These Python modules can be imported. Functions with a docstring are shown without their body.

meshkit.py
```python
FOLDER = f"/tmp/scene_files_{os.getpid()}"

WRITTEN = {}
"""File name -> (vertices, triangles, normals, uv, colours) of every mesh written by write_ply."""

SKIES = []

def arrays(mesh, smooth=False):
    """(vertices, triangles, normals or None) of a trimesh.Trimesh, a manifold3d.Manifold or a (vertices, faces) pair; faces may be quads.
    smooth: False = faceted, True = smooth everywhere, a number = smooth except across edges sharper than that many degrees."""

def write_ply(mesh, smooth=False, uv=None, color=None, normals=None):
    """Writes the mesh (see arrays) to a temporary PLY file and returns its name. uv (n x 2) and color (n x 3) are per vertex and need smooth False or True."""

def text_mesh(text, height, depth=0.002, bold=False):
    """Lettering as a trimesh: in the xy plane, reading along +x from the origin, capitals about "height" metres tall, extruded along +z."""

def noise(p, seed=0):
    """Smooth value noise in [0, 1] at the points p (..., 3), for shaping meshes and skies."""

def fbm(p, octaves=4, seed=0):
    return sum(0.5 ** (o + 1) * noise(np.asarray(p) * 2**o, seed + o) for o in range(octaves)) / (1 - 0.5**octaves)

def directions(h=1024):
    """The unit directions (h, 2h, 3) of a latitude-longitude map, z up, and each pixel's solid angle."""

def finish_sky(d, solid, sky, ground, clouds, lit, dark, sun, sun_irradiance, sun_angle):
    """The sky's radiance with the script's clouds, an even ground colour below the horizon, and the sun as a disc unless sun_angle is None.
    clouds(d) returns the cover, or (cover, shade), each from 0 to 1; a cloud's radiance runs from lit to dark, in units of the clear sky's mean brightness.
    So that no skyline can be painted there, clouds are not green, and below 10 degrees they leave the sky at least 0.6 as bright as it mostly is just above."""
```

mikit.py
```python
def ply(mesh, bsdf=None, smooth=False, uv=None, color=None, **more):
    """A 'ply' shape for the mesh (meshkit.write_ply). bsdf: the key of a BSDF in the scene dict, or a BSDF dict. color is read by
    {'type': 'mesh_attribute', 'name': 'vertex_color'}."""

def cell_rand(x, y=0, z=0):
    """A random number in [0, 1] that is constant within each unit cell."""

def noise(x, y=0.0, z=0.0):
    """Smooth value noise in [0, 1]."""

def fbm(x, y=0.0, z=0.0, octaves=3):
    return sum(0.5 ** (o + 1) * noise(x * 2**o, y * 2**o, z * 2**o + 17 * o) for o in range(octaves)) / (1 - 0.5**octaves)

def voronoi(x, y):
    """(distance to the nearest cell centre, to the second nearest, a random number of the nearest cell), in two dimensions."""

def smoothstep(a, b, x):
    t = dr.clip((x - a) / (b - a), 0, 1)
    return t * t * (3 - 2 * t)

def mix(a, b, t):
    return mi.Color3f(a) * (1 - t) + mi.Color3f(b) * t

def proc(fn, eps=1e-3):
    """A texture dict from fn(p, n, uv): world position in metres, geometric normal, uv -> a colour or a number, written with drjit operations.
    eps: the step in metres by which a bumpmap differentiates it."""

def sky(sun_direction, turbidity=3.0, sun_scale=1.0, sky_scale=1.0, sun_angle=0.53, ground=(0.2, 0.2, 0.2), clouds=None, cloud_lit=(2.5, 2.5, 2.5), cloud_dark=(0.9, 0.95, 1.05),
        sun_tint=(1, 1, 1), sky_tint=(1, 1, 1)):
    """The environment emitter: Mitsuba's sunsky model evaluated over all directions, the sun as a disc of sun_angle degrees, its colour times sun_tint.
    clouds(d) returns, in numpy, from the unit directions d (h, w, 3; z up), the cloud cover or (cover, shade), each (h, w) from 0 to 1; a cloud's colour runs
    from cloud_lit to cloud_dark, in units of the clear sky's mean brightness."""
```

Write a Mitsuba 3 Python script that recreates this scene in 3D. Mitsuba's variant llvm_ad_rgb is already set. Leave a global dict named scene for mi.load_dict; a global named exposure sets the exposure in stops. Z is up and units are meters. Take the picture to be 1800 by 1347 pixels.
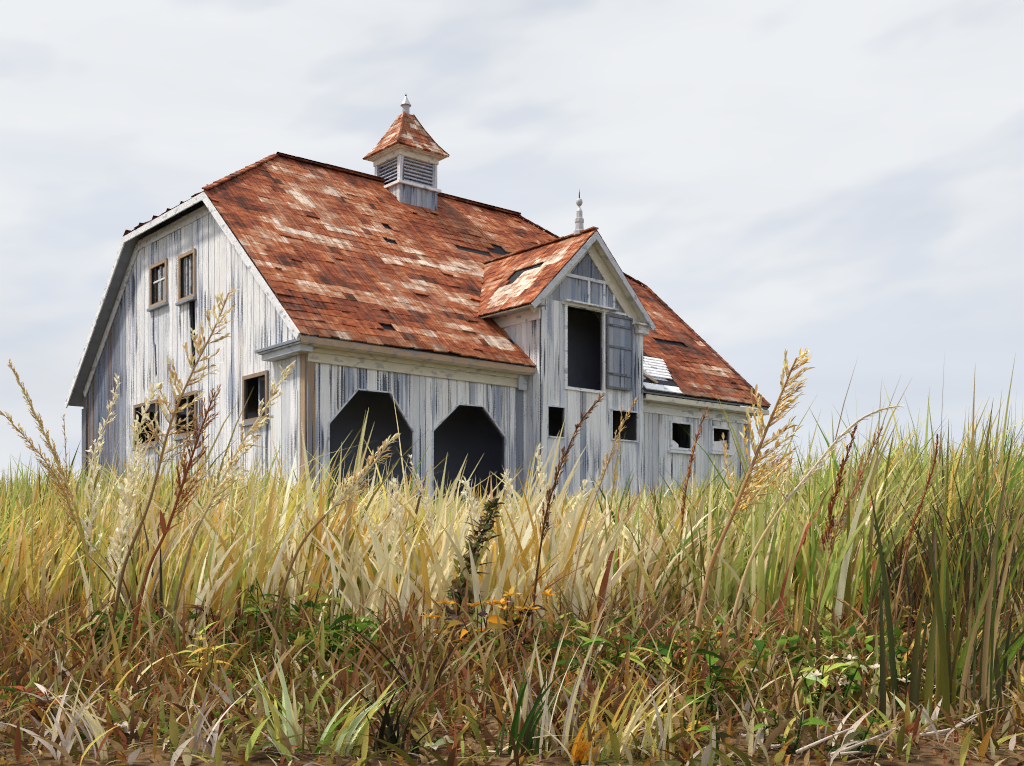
import math
import numpy as np
import trimesh
import shapely
from shapely.geometry import Polygon, box as sbox
import mitsuba as mi
import drjit as dr
import mikit
import meshkit

T = mi.ScalarTransform4f
rng = np.random.default_rng(11)
scene, labels = {}, {}

# ------------------------------------------------------------------ camera, sky, exposure
FL = 2014.261 / 1800          # focal length in picture widths
HORIZON = 979.614             # row of the eye level in the 1800 x 1347 photograph
scene['camera'] = {'type': 'perspective', 'fov_axis': 'x', 'fov': math.degrees(2 * math.atan(0.5 / FL)), 'near_clip': 0.05, 'far_clip': 5000.0,
                   'to_world': T().look_at(origin=[0, 0, 0], target=[0, 1, 0], up=[0, 0, 1]),
                   'principal_point_offset_y': -(HORIZON - 673.5) / 1347}
exposure = 1.8
TH = 0.698
CA, SA = math.cos(TH), math.sin(TH)
BX, BY = -4.4818, 25.146      # the barn's near corner


def loc_dir(a, b, z):
    return [a * CA - b * SA, a * SA + b * CA, z]


def cloud_cover(d):
    az = np.arctan2(d[..., 0], d[..., 1])
    el = np.arcsin(np.clip(d[..., 2], -1, 1))
    q = np.stack([az * 3.0 + 0.6 * np.sin(el * 9), el * 13, az * 0 + 3], -1)
    n = meshkit.fbm(q, 4, 5)
    w = meshkit.fbm(np.stack([az * 5.5, el * 34 + az * 2, az * 0], -1), 4, 21)
    m = meshkit.fbm(np.stack([az * 9 + 2, el * 26 - az * 5, az * 0 + 7], -1), 4, 33)
    cover = np.clip(0.99 - 0.9 * np.clip(n - 0.55, 0, 1) - 0.75 * np.clip(m - 0.56, 0, 1), 0.82, 1)
    shade = np.clip(0.18 + 1.5 * (meshkit.fbm(np.stack([az * 2.2 + 4, el * 7.5, az * 0], -1), 3, 9) - 0.42) + 0.55 * (w - 0.5) + 0.4 * (m - 0.5), 0, 1)
    return cover, shade


scene['sky_light'] = mikit.sky(loc_dir(-0.42, 0.36, 0.83), turbidity=3, sun_scale=0.88, sun_angle=6, clouds=cloud_cover,
                               cloud_lit=(2.58, 2.64, 2.71), cloud_dark=(2.14, 2.23, 2.36), sun_tint=(0.92, 0.98, 1.08), sky_tint=(1.0, 1.0, 1.05), ground=(0.22, 0.2, 0.14))


# ------------------------------------------------------------------ helpers
def lin(r, g, b):
    x = np.array([r, g, b]) / 255.0
    return np.where(x < 0.04045, x / 12.92, ((x + 0.055) / 1.055) ** 2.4)


def lab(key, label=None, cat=None, group=None, kind=None):
    d = {}
    for k, v in (('label', label), ('category', cat), ('group', group), ('kind', kind)):
        if v:
            d[k] = v
    labels[key] = d


def fresh(key):  # the next free number of a name
    if key not in scene and key not in labels:
        return key
    i = 1
    while f'{key}_{i:03d}' in scene or f'{key}_{i:03d}' in labels:
        i += 1
    return f'{key}_{i:03d}'


M_LOC = np.array([[CA, -SA, 0, BX], [SA, CA, 0, BY], [0, 0, 1, 0], [0, 0, 0, 1.0]])


def put(key, mesh, bsdf, uv=(0.0, 0.3), local=True, smooth=False):
    """One entry of the scene from a mesh in barn coordinates (a along the front, b to the rear, z up)."""
    key = fresh(key)
    if isinstance(mesh, (list, tuple)):
        mesh = trimesh.util.concatenate(list(mesh))
    m = mesh.copy()
    if local:
        m.apply_transform(M_LOC)
    v = np.array(m.vertices)
    u = getattr(mesh, 'uvs', None)
    if u is None:
        u = np.tile(np.asarray(uv, float), (len(v), 1))
    scene[key] = mikit.ply((v, np.array(m.faces)), bsdf, smooth=smooth, uv=u)
    return key


def bx(a0, a1, b0, b1, z0, z1):
    m = trimesh.creation.box(extents=[abs(a1 - a0), abs(b1 - b0), abs(z1 - z0)])
    m.apply_translation([(a0 + a1) / 2, (b0 + b1) / 2, (z0 + z1) / 2])
    return m


def bar(p, q, w, h, up=(0, 0, 1)):
    """A straight board from p to q: w along the side, h along up."""
    p, q, up = np.asarray(p, float), np.asarray(q, float), np.asarray(up, float)
    x = q - p
    length = np.linalg.norm(x)
    x /= length
    y = np.cross(up, x)
    y /= np.linalg.norm(y)
    z = np.cross(x, y)
    m = trimesh.creation.box(extents=[length, w, h])
    t = np.eye(4)
    t[:3, 0], t[:3, 1], t[:3, 2], t[:3, 3] = x, y, z, (p + q) / 2
    m.apply_transform(t)
    return m


def prism(poly, d0, d1, plane, at):
    """A polygon in the wall's plane as a slab from d0 to d1 outside it. plane 'front': u = a, outward = -b; 'gable': u = b, outward = -a."""
    m = trimesh.creation.extrude_polygon(poly, d1 - d0, engine='earcut')
    v = np.array(m.vertices)
    n = v[:, 2] + d0
    v = np.stack([v[:, 0], at - n, v[:, 1]], 1) if plane == 'front' else np.stack([at - n, v[:, 0], v[:, 1]], 1)
    f = np.array(m.faces)
    return trimesh.Trimesh(v, f if plane == 'front' else f[:, ::-1], process=False)


def polys(g):
    return [x for x in getattr(g, 'geoms', [g]) if x.geom_type == 'Polygon' and x.area > 0.004]


# ------------------------------------------------------------------ materials
def local_ab(p):
    dx, dy = p.x - BX, p.y - BY
    return dx * CA + dy * SA, dy * CA - dx * SA


def ramp(t, stops):
    out = mi.Color3f(stops[0][1])
    for (t0, _), (t1, c1) in zip(stops, stops[1:]):
        out = out * (1 - dr.clip((t - t0) / (t1 - t0), 0, 1)) + mi.Color3f(c1) * dr.clip((t - t0) / (t1 - t0), 0, 1)
    return out


# uv of a board: (tone, wear). tone 0 white paint, .4 blue grey, .7 slate, 1 tan, 1.5 dark brown
BOARD_TONES = [(0.0, (0.83, 0.855, 0.90)), (0.4, (0.46, 0.50, 0.58)), (0.7, (0.13, 0.15, 0.20)), (1.0, (0.46, 0.33, 0.22)), (1.5, (0.12, 0.085, 0.06))]


def board_color(p, n, uv):
    a, b = local_ab(p)
    tone, wear = uv.x, uv.y
    base = ramp(tone, BOARD_TONES)
    streak = mikit.fbm(a * 15, b * 15, p.z * 0.5, 3)
    fine = mikit.noise(a * 85, b * 85, p.z * 1.7)
    blot = mikit.fbm(a * 3.1 + 3, b * 3.1, p.z * 0.8, 2)
    peel = mikit.smoothstep(0.66 - 0.34 * wear, 0.78 - 0.34 * wear, streak * 0.55 + fine * 0.2 + blot * 0.25)
    col = mikit.mix(base, (0.20, 0.26, 0.41), peel * 0.75)
    deep = mikit.smoothstep(0.76 - 0.30 * wear, 0.82 - 0.30 * wear, mikit.noise(a * 26 + 7, b * 26, p.z * 0.8) * 0.55 + 0.2 * fine + 0.25 * blot)
    col = mikit.mix(col, (0.05, 0.06, 0.095), deep * 0.9)
    warm = mikit.smoothstep(0.6, 0.75, mikit.noise(a * 9 + 31, b * 9, p.z * 0.45))
    col = col * mikit.mix((1, 1, 1), (0.88, 0.82, 0.74), warm * 0.5)
    return col * (0.86 + 0.28 * fine)


def trim_color(p, n, uv):
    base = ramp(uv.x, BOARD_TONES)
    a, b = local_ab(p)
    q = mikit.fbm(a * 5, b * 5, p.z * 7, 3)
    chip = mikit.smoothstep(0.70 - 0.26 * uv.y, 0.80 - 0.26 * uv.y, mikit.fbm(a * 6, b * 6, p.z * 8 + 9, 3))
    return mikit.mix(base, (0.19, 0.22, 0.29), chip * 0.6) * (0.85 + 0.3 * q)


def cream_trim_color(p, n, uv):
    a, b = local_ab(p)
    q = mikit.fbm(a * 5, b * 5, p.z * 7, 3)
    chip = mikit.smoothstep(0.60, 0.68, mikit.fbm(a * 6, b * 6, p.z * 8 + 9, 3))
    return mikit.mix((0.66, 0.63, 0.54), (0.30, 0.32, 0.36), chip * 0.6) * (0.85 + 0.3 * q)


# uv of a shingle: (tone, brightness). tone 0 dark, .3 red rust, .55 orange, .8 tan, 1 bleached
SHINGLE_TONES = [(0.0, (0.050, 0.022, 0.014)), (0.3, (0.205, 0.048, 0.021)), (0.55, (0.335, 0.102, 0.038)), (0.8, (0.43, 0.25, 0.165)), (1.0, (0.66, 0.55, 0.46))]


def shingle_color(p, n, uv):
    a, b = local_ab(p)
    nb = dr.abs(-n.x * SA + n.y * CA)
    na = dr.abs(n.x * CA + n.y * SA)
    across = dr.select(nb > na, a, b)
    along = dr.select(nb > na, b, a)
    grain = mikit.noise(across * 38, along * 1.6, 3.0)
    fine = mikit.noise(across * 90, along * 5, 9.0)
    fleck = mikit.fbm(across * 6, along * 9, p.z * 9, 3)
    stain = mikit.fbm(across * 1.5, along * 2.2 + 5, p.z * 2.2, 3)
    run = mikit.fbm(across * 5.5, along * 0.5, 1.0, 2)
    tone = uv.x + 0.24 * (grain - 0.5) + 0.7 * (fleck - 0.5) + 0.85 * (stain - 0.5)
    col = ramp(dr.clip(tone, 0, 1), SHINGLE_TONES)
    col = mikit.mix(col, (0.15, 0.10, 0.085), 0.45 * mikit.smoothstep(0.5, 0.72, run * 0.6 + stain * 0.2 + grain * 0.2))
    return col * uv.y * (0.74 + 0.34 * grain + 0.2 * fine)


def ground_color(p, n, uv):
    q = mikit.fbm(p.x * 6, p.y * 6, 0, 4)
    r = mikit.noise(p.x * 45, p.y * 45, 2)
    col = mikit.mix((0.040, 0.024, 0.012), (0.135, 0.082, 0.040), mikit.smoothstep(0.3, 0.75, q * 0.7 + r * 0.3))
    col = mikit.mix(col, (0.10, 0.11, 0.03), 0.55 * mikit.smoothstep(0.55, 0.7, mikit.fbm(p.x * 2.3, p.y * 2.3, 5, 3)))
    return col * (0.7 + 0.6 * r)


def stone_color(p, n, uv):
    q = mikit.fbm(p.x * 4, p.y * 4, p.z * 6, 4)
    return mikit.mix((0.10, 0.11, 0.13), (0.34, 0.35, 0.38), q)


def two(base, rough=0.75, spec=0.25):
    return {'type': 'twosided', 'bsdf': {'type': 'principled', 'base_color': base, 'roughness': rough, 'specular': spec}}


def rgb(c):
    return {'type': 'rgb', 'value': [float(x) for x in c]}


scene['mat_board'] = two(mikit.proc(board_color), 0.7, 0.3)
scene['mat_trim'] = two(mikit.proc(trim_color), 0.65, 0.3)
scene['mat_cream_trim'] = two(mikit.proc(cream_trim_color), 0.65, 0.3)
scene['mat_shingle'] = two(mikit.proc(shingle_color), 0.8, 0.2)
scene['mat_ground'] = two(mikit.proc(ground_color), 0.95, 0.1)
scene['mat_stone'] = two(mikit.proc(stone_color), 0.9, 0.2)
scene['mat_felt'] = two(rgb((0.035, 0.037, 0.045)), 0.9, 0.1)
scene['mat_dark_wood'] = two(rgb((0.10, 0.10, 0.11)), 0.9, 0.1)
scene['mat_inside'] = two(rgb((0.17, 0.19, 0.26)), 0.9, 0.1)
scene['mat_lead'] = two(rgb((0.44, 0.46, 0.51)), 0.45, 0.5)
scene['mat_iron'] = two(rgb((0.06, 0.065, 0.08)), 0.5, 0.5)
scene['mat_glass'] = {'type': 'thindielectric'}
scene['mat_plant'] = {'type': 'principledthin', 'base_color': {'type': 'mesh_attribute', 'name': 'vertex_color'}, 'roughness': 0.55, 'diff_trans': 0.55, 'eta': 1.35}


# ------------------------------------------------------------------ ground
def ground_z(x, y):
    x, y = np.asarray(x, float), np.asarray(y, float)
    t = np.clip(y, -6, None)
    z = -0.835 + 0.0734 * t
    flat = 1.03 + 0.004 * (t - 25)
    k = np.clip((t - 22.0) / 6.0, 0, 1)
    k = k * k * (3 - 2 * k)
    z = z * (1 - k) + flat * k
    far = np.clip((y - 44) / 70, 0, 1)
    z = z - 5.5 * far * far * (3 - 2 * far)
    side = np.clip((np.abs(x) - 22) / 60, 0, 1)
    z = z - 1.5 * side * side * (3 - 2 * side)
    z = z + 0.05 * (meshkit.noise(np.stack([x * 0.9, y * 0.9, 0 * x], -1), 3) - 0.5) * np.clip(1 - (y - 20) / 10, 0, 1)
    return z


def sheet(xs, ys):
    gx, gy = np.meshgrid(xs, ys, indexing='ij')
    v = np.stack([gx, gy, ground_z(gx, gy) + 0.018 * (meshkit.noise(np.stack([gx * 7, gy * 7, 0 * gx], -1), 8) - 0.5)], -1).reshape(-1, 3)
    i, j = np.meshgrid(np.arange(len(xs) - 1), np.arange(len(ys) - 1), indexing='ij')
    k = len(ys)
    q = np.stack([i * k + j, (i + 1) * k + j, (i + 1) * k + j + 1, i * k + j + 1], -1).reshape(-1, 4)
    return v, np.vstack([q[:, [0, 1, 2]], q[:, [0, 2, 3]]])


xs = np.concatenate([-np.geomspace(2500, 4.2, 30), np.linspace(-4, 4, 110), np.geomspace(4.2, 2500, 30)])
ys = np.concatenate([np.linspace(-400, -10, 10), np.linspace(-8, 2.4, 14), np.linspace(2.5, 9, 110), np.linspace(9.3, 60, 90), np.geomspace(62, 3000, 30)])
gv, gf = sheet(xs, ys)
scene['ground'] = mikit.ply((gv, gf), 'mat_ground', smooth=True)
lab('ground', 'bare brown soil sloping up towards the barn under the grass', 'ground', kind='structure')

# ------------------------------------------------------------------ the barn
B = 'barn'
W, L = 13.75, 14.84
OE, OG = 0.47, 0.42            # overhang of eaves and of the gable
ZE, SL = 4.80, 0.885           # roof edge at the eaves, slope
ZC = 9.01                      # height of the clipped gable
BC = (ZC - ZE) / SL - OE
ZR = ZE + SL * (W / 2 + OE)
AR = 2.95                      # where the ridge begins
Z0 = 1.0                       # foot of the walls
WB = -0.33                     # front plane of the wing
lab(B, 'weathered white wooden barn with rusty shingled clipped-gable roof, cupola and two arched cart doors', 'barn')


def roof_z(b):
    return ZE + SL * (min(b, W - b) + OE)


def wall(part, plane, at, outline, holes, widths, tones, wears, joint=(0.006, 0.02), thick=0.028, seed=0, ragged=0.05):
    """A wall as an added backing, dark to shade the joints, with boards nailed on: every board is a piece of its own."""
    r = np.random.default_rng(seed)
    hole = shapely.union_all([h if isinstance(h, Polygon) else sbox(h[0], h[2], h[1], h[3]) for h in holes]) if holes else Polygon()
    back = outline.difference(hole)
    put(f'{B}__{part}', [prism(g, -0.06, -0.012, plane, at) for g in polys(back)], 'mat_dark_wood')  # added backing sheet, dark so that the joints read as shade
    u0, _, u1, _ = outline.bounds
    u, k = u0, 0
    while u < u1 - 0.02:
        w = r.uniform(*widths)
        if u1 - (u + w) < widths[0] * 0.5:
            w = u1 - u
        g = r.uniform(*joint)
        j = r.uniform(-0.008, 0.008, 4)
        strip = Polygon([(u + g / 2 + j[0], -5), (u + w - g / 2 + j[1], -5), (u + w - g / 2 + j[2], 30), (u + g / 2 + j[3], 30)])
        foot = sbox(u - 1, Z0 + r.uniform(0, ragged) if ragged else -5, u + w + 1, 40)
        out = r.uniform(0, 0.012)
        tone, wear = tones(u + w / 2, r), wears(u + w / 2, r)
        for g_ in polys(back.intersection(strip).intersection(foot)):
            put(f'{B}__{part}__board', prism(g_, out, out + thick, plane, at), 'mat_board', uv=(tone, np.clip(wear + r.uniform(-.05, .05), 0, 1)))
        u += w
        k += 1


def pick(r, *pairs):
    x = r.random() * sum(p for p, _, _ in pairs)
    for p, lo, hi in pairs:
        if x < p:
            return r.uniform(lo, hi)
        x -= p
    return pairs[-1][1]


# gable end (u = b)
gable_poly = Polygon([(0, Z0), (W, Z0), (W, roof_z(0) - 0.09), (W - BC, ZC - 0.09), (BC, ZC - 0.09), (0, roof_z(0) - 0.09)])
GW = [(7.36, 8.50, 6.84, 8.02), (5.60, 6.60, 6.68, 7.92), (7.98, 9.60, 3.08, 4.30), (5.52, 6.84, 3.15, 4.27), (1.72, 2.95, 3.18, 4.31)]
gap = Polygon([(5.66, 4.9), (5.80, 4.75), (6.06, 6.66), (5.70, 6.66)])
crack = Polygon([(8.08, 5.0), (8.2, 4.9), (8.26, 5.9), (8.16, 5.8)])


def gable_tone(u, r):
    if u > 11.2:  # brown boards at the rear end, darkened further to paint the eave shadow
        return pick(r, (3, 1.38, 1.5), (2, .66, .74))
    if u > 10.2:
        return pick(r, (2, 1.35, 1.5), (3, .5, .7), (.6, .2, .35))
    if 6.6 < u < 7.2:
        return r.uniform(0.02, 0.1)
    return pick(r, (8, 0.0, 0.10), (3, 0.12, 0.3), (.5, .98, 1.02))


def gable_wear_shade(u, r):
    return pick(r, (4, 0.2, 0.4), (2, 0.45, 0.65)) + (0.2 if u > 9.6 else 0)  # extra wear at the rear end deepens the painted eave shadow


wall('gable_wall', 'gable', 0.0, gable_poly, [*GW, gap, crack], (0.22, 0.36), gable_tone, gable_wear_shade, joint=(0.012, 0.034), seed=3)

# front wall, left of the bay (u = a)
front_poly = Polygon([(0, Z0), (6.5, Z0), (6.5, 4.70), (0, 4.70)])
door1 = Polygon([(0.52, 0), (0.52, 2.96), (1.27, 3.78), (2.13, 3.79), (2.78, 2.93), (2.74, 0)])
door2 = Polygon([(3.36, 0), (3.37, 3.0), (4.14, 3.69), (4.88, 3.70), (5.59, 2.98), (5.59, 0)])


def front_tone(u, r):
    return pick(r, (9, 0.0, 0.06), (3, 0.12, 0.3), (1.4, .45, .62))


def front_wear(u, r):
    return pick(r, (3, 0.3, 0.5), (3, 0.5, 0.75))


wall('front_wall', 'front', 0.0, front_poly, [door1, door2], (0.17, 0.30), front_tone, front_wear, joint=(0.006, 0.022), seed=5)

# the bay with the loft door
A0, A1, BB = 6.28, 9.92, -0.6
AM, ZAP, KB = 7.9, 8.43, 0.985        # ridge of the bay's roof
ZBE = ZAP - KB * 2.22                  # its eaves


def bay_top(a):
    return ZAP - KB * abs(a - AM) - 0.10


bay_poly = Polygon([(A0, Z0), (A1, Z0), (A1, bay_top(A1)), (AM, bay_top(AM)), (A0, bay_top(A0))])
loft = (7.13, 8.42, 4.36, 6.42)
bwin = [(6.44, 7.06, 3.02, 3.82), (8.72, 9.72, 3.10, 3.91)]
low_part = bay_poly.intersection(sbox(0, 0, 30, 6.50))
high_part = bay_poly.intersection(sbox(0, 6.50, 30, 30))
wall('bay_wall', 'front', BB, low_part, [loft, *bwin], (0.17, 0.30), lambda u, r: pick(r, (8, 0.0, 0.1), (3, 0.15, 0.35), (.8, .4, .55)), lambda u, r: r.uniform(0.3, 0.64), seed=8)
wall('bay_gable', 'front', BB, high_part, [], (0.22, 0.4), lambda u, r: pick(r, (3, 0.42, 0.6), (1, .25, .4)), lambda u, r: r.uniform(0.35, 0.6), seed=9, ragged=0)
side_poly = Polygon([(BB + 0.0, Z0), (0.0, Z0), (0.0, 5.1), (1.35, ZBE + 0.1), (1.30, 6.68), (BB, 6.68)])
wall('bay_side_wall', 'gable', A0, side_poly, [], (0.18, 0.28), lambda u, r: r.uniform(0.02, 0.25), lambda u, r: r.uniform(0.2, 0.5), seed=10)
put(f'{B}__bay_far_wall', bx(A1 - 0.06, A1, BB + 0.02, 1.4, Z0, 6.6), 'mat_dark_wood')

# the wing right of the bay
wing_poly = Polygon([(A1, Z0), (L, Z0), (L, 4.45), (A1, 4.45)])
wwin = [(11.33, 12.22, 3.05, 3.81), (13.12, 13.92, 3.12, 3.79)]
wall('wing_wall', 'front', WB, wing_poly, wwin, (0.16, 0.3), lambda u, r: pick(r, (8, 0.0, 0.08), (3, 0.12, 0.35)), lambda u, r: r.uniform(0.25, 0.52), seed=12)

# unseen walls that close the building
put(f'{B}__rear_wall', prism(Polygon([(0, Z0), (L, Z0), (L, 4.7), (0, 4.7)]), -0.04, 0.0, 'front', W), 'mat_board', uv=(0.3, 0.4))
put(f'{B}__end_wall', prism(gable_poly, -0.03, 0.0, 'gable', L), 'mat_board', uv=(0.3, 0.4))
put(f'{B}__floor', bx(0.05, L - 0.05, 0.05, W - 0.05, Z0 - 0.1, Z0 + 0.06), 'mat_inside')
put(f'{B}__inner_wall', bx(0.1, L - 0.1, 2.4, 2.5, Z0, 7.3), 'mat_inside')
put(f'{B}__loft_floor', bx(0.1, L - 0.1, 0.0, 2.38, 4.16, 4.24), 'mat_inside')
put(f'{B}__added_loft_partition', bx(A0 + .1, A1 - .1, .75, .8, 4.25, 6.75), 'mat_inside')  # added close behind the loft opening to catch sky light
r = np.random.default_rng(77)
for q in range(34):                                      # foundation stones
    a = -0.02 + q * 0.45
    if 6.1 < a < 10.1:
        b0 = BB
    else:
        b0 = WB if a > 10 else 0.0
    put(f'{B}__foundation__stone', bx(a, a + 0.42, b0 - 0.03 - r.uniform(0, .04), b0 + 0.2, 0.55, Z0 + r.uniform(-.03, .0)), 'mat_stone')
for q in range(30):
    b = q * 0.46
    put(f'{B}__foundation__stone', bx(-0.04 - r.uniform(0, .04), 0.2, b + .22, b + 0.65, 0.5, Z0 + r.uniform(-.04, .0)), 'mat_stone')
put(f'{B}__foundation', [bx(0.03, L, 0.03, 0.4, 0.4, Z0 - 0.06), bx(0.03, 0.4, 0.4, W, 0.4, Z0 - 0.06)], 'mat_stone')

# ---- roofs
HYP = math.hypot(1, SL)


def wedge(o, ea, es, en, a0, a1, s0, s1, t0, t1, sk0=0.0, sk1=0.0):
    """A tapered shingle on the plane (o, ea, es, en): butt at s0 raised t0, head at s1 raised t1."""
    c = []
    for (a, s, t) in ((a0, s0 + sk0, t0), (a1, s0 + sk1, t0), (a1, s1, t1), (a0, s1, t1), (a0, s0 + sk0, t0 - 0.03), (a1, s0 + sk1, t0 - 0.03), (a1, s1, t1 - 0.02), (a0, s1, t1 - 0.02)):
        c.append(o + ea * a + es * s + en * t)
    f = [[0, 1, 2], [0, 2, 3], [4, 5, 1], [4, 1, 0], [5, 6, 2], [5, 2, 1], [7, 4, 0], [7, 0, 3]]
    return np.array(c), np.array(f)


def shingle_rows(o, ea, es, en, rows, span, width, tone, skip, seed, sag=0.03, thick=0.018):
    """All shingles of one roof plane: list of (vertices, faces, uv, centre a, centre s)."""
    r = np.random.default_rng(seed)
    out = []
    for k in range(len(rows) - 1):
        s0, s1 = rows[k], rows[k + 1]
        lo, hi = span((s0 + s1) / 2)
        if hi - lo < 0.1:
            continue
        a = lo - r.uniform(0, width[0])
        e = s1 - s0
        while a < hi:
            w = r.uniform(*width)
            x0, x1 = max(a, lo), min(a + w - 0.004, hi)
            a += w
            if x1 - x0 < 0.03:
                continue
            m = (x0 + x1) / 2
            if skip(m, (s0 + s1) / 2, r):
                continue
            lift = thick + r.uniform(-0.005, 0.006) + (r.uniform(.015, .05) if r.random() < 0.05 else 0)
            d = sag * (meshkit.noise(np.array([m * 0.35, (s0) * 0.5, seed]), 4) - 0.5) * 2
            j = r.uniform(-0.03, 0.03, 2) * (e / 0.3)
            v, f = wedge(o + en * d, ea, es, en, x0, x1, s0, s1 + 0.12 * e, lift, 0.012, j[0], j[1])
            tn, br = tone(m, (s0 + s1) / 2, k, r)
            out.append((v, f, np.tile([tn, br], (8, 1)), m, s0))
    return out


def emit_shingles(part, found, n_parts, field=True):
    """The first n_parts shingles each as an entry, the others as one mesh."""
    for v, f, u, _, _ in found[:n_parts]:
        m = trimesh.Trimesh(v, f, process=False)
        m.uvs = u
        put(f'{B}__{part}__shingle', m, 'mat_shingle')
    rest = found[n_parts:]
    if rest and field:
        n = 0
        vs, fs, us = [], [], []
        for v, f, u, _, _ in rest:
            vs.append(v), fs.append(f + n), us.append(u)
            n += len(v)
        m = trimesh.Trimesh(np.vstack(vs), np.vstack(fs), process=False)
        m.uvs = np.vstack(us)
        k = put(f'{B}__{part}__shingle_field', m, 'mat_shingle')
        lab(k, kind='stuff')


ea, es, en = np.array([1.0, 0, 0]), np.array([0, 1, SL]) / HYP, np.array([0, -SL, 1]) / HYP
o_front = np.array([0, -OE, ZE])
SCLIP = (ZC - ZE) / SL * HYP
STOP = (W / 2 + OE) * HYP


def main_span(s):
    if s < SCLIP:
        return (-OG, L + OG)
    t = (s - SCLIP) / (STOP - SCLIP)
    return (-OG + (AR + OG) * t, L + OG - (AR + OG) * t)


def in_ell(a, s, lst):
    return max((1 - ((a - x) / rx) ** 2 - ((s - y) / ry) ** 2) for x, y, rx, ry in lst)


TAN = [(2.6, 7.9, .35, 1.1), (3.3, 9.0, .5, .35), (3.9, 8.2, .75, .3), (5.2, 8.5, .7, .35), (2.7, 6.5, .55, .6), (2.1, 6.0, .6, .3), (1.1, 5.5, .5, .22), (.6, 4.5, .5, .2), (1.9, 5.1, 1.0, .22), (3.2, 5.9, .8, .3), (4.4, 6.5, .9, .25), (0.1, 2.9, .5, .2),
       (1.7, 3.8, .8, .25), (2.9, 4.7, .9, .25), (.7, 2.8, .5, .2), (1.3, 2.1, 1.2, .18), (2.7, 2.9, .7, .2), (4.3, 4.5, .9, .25), (4.5, 3.3, .7, .3), (3.4, 2.2, 1.1, .3), (4.8, 1.5, .9, .3), (3.0, .9, .8, .15), (4.7, .8, .6, .25), (5.6, 1.0, .5, .3), (6.0, 4.7, .8, .3), (5.2, 5.4, .7, .2), (7.2, 5.2, .7, .25), (9.9, 8.6, .8, .3), (11.0, 9.0, .8, .2), (1.2, 7.2, .5, .15), (-.1, 3.6, .3, .2), (5.9, 2.9, .6, .5)]
RTAN = [(13.0, 3.1, .7, .25), (12.2, 2.4, .6, .2), (14.2, 4.2, .4, .2), (13.9, 1.2, .9, .2)]
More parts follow.
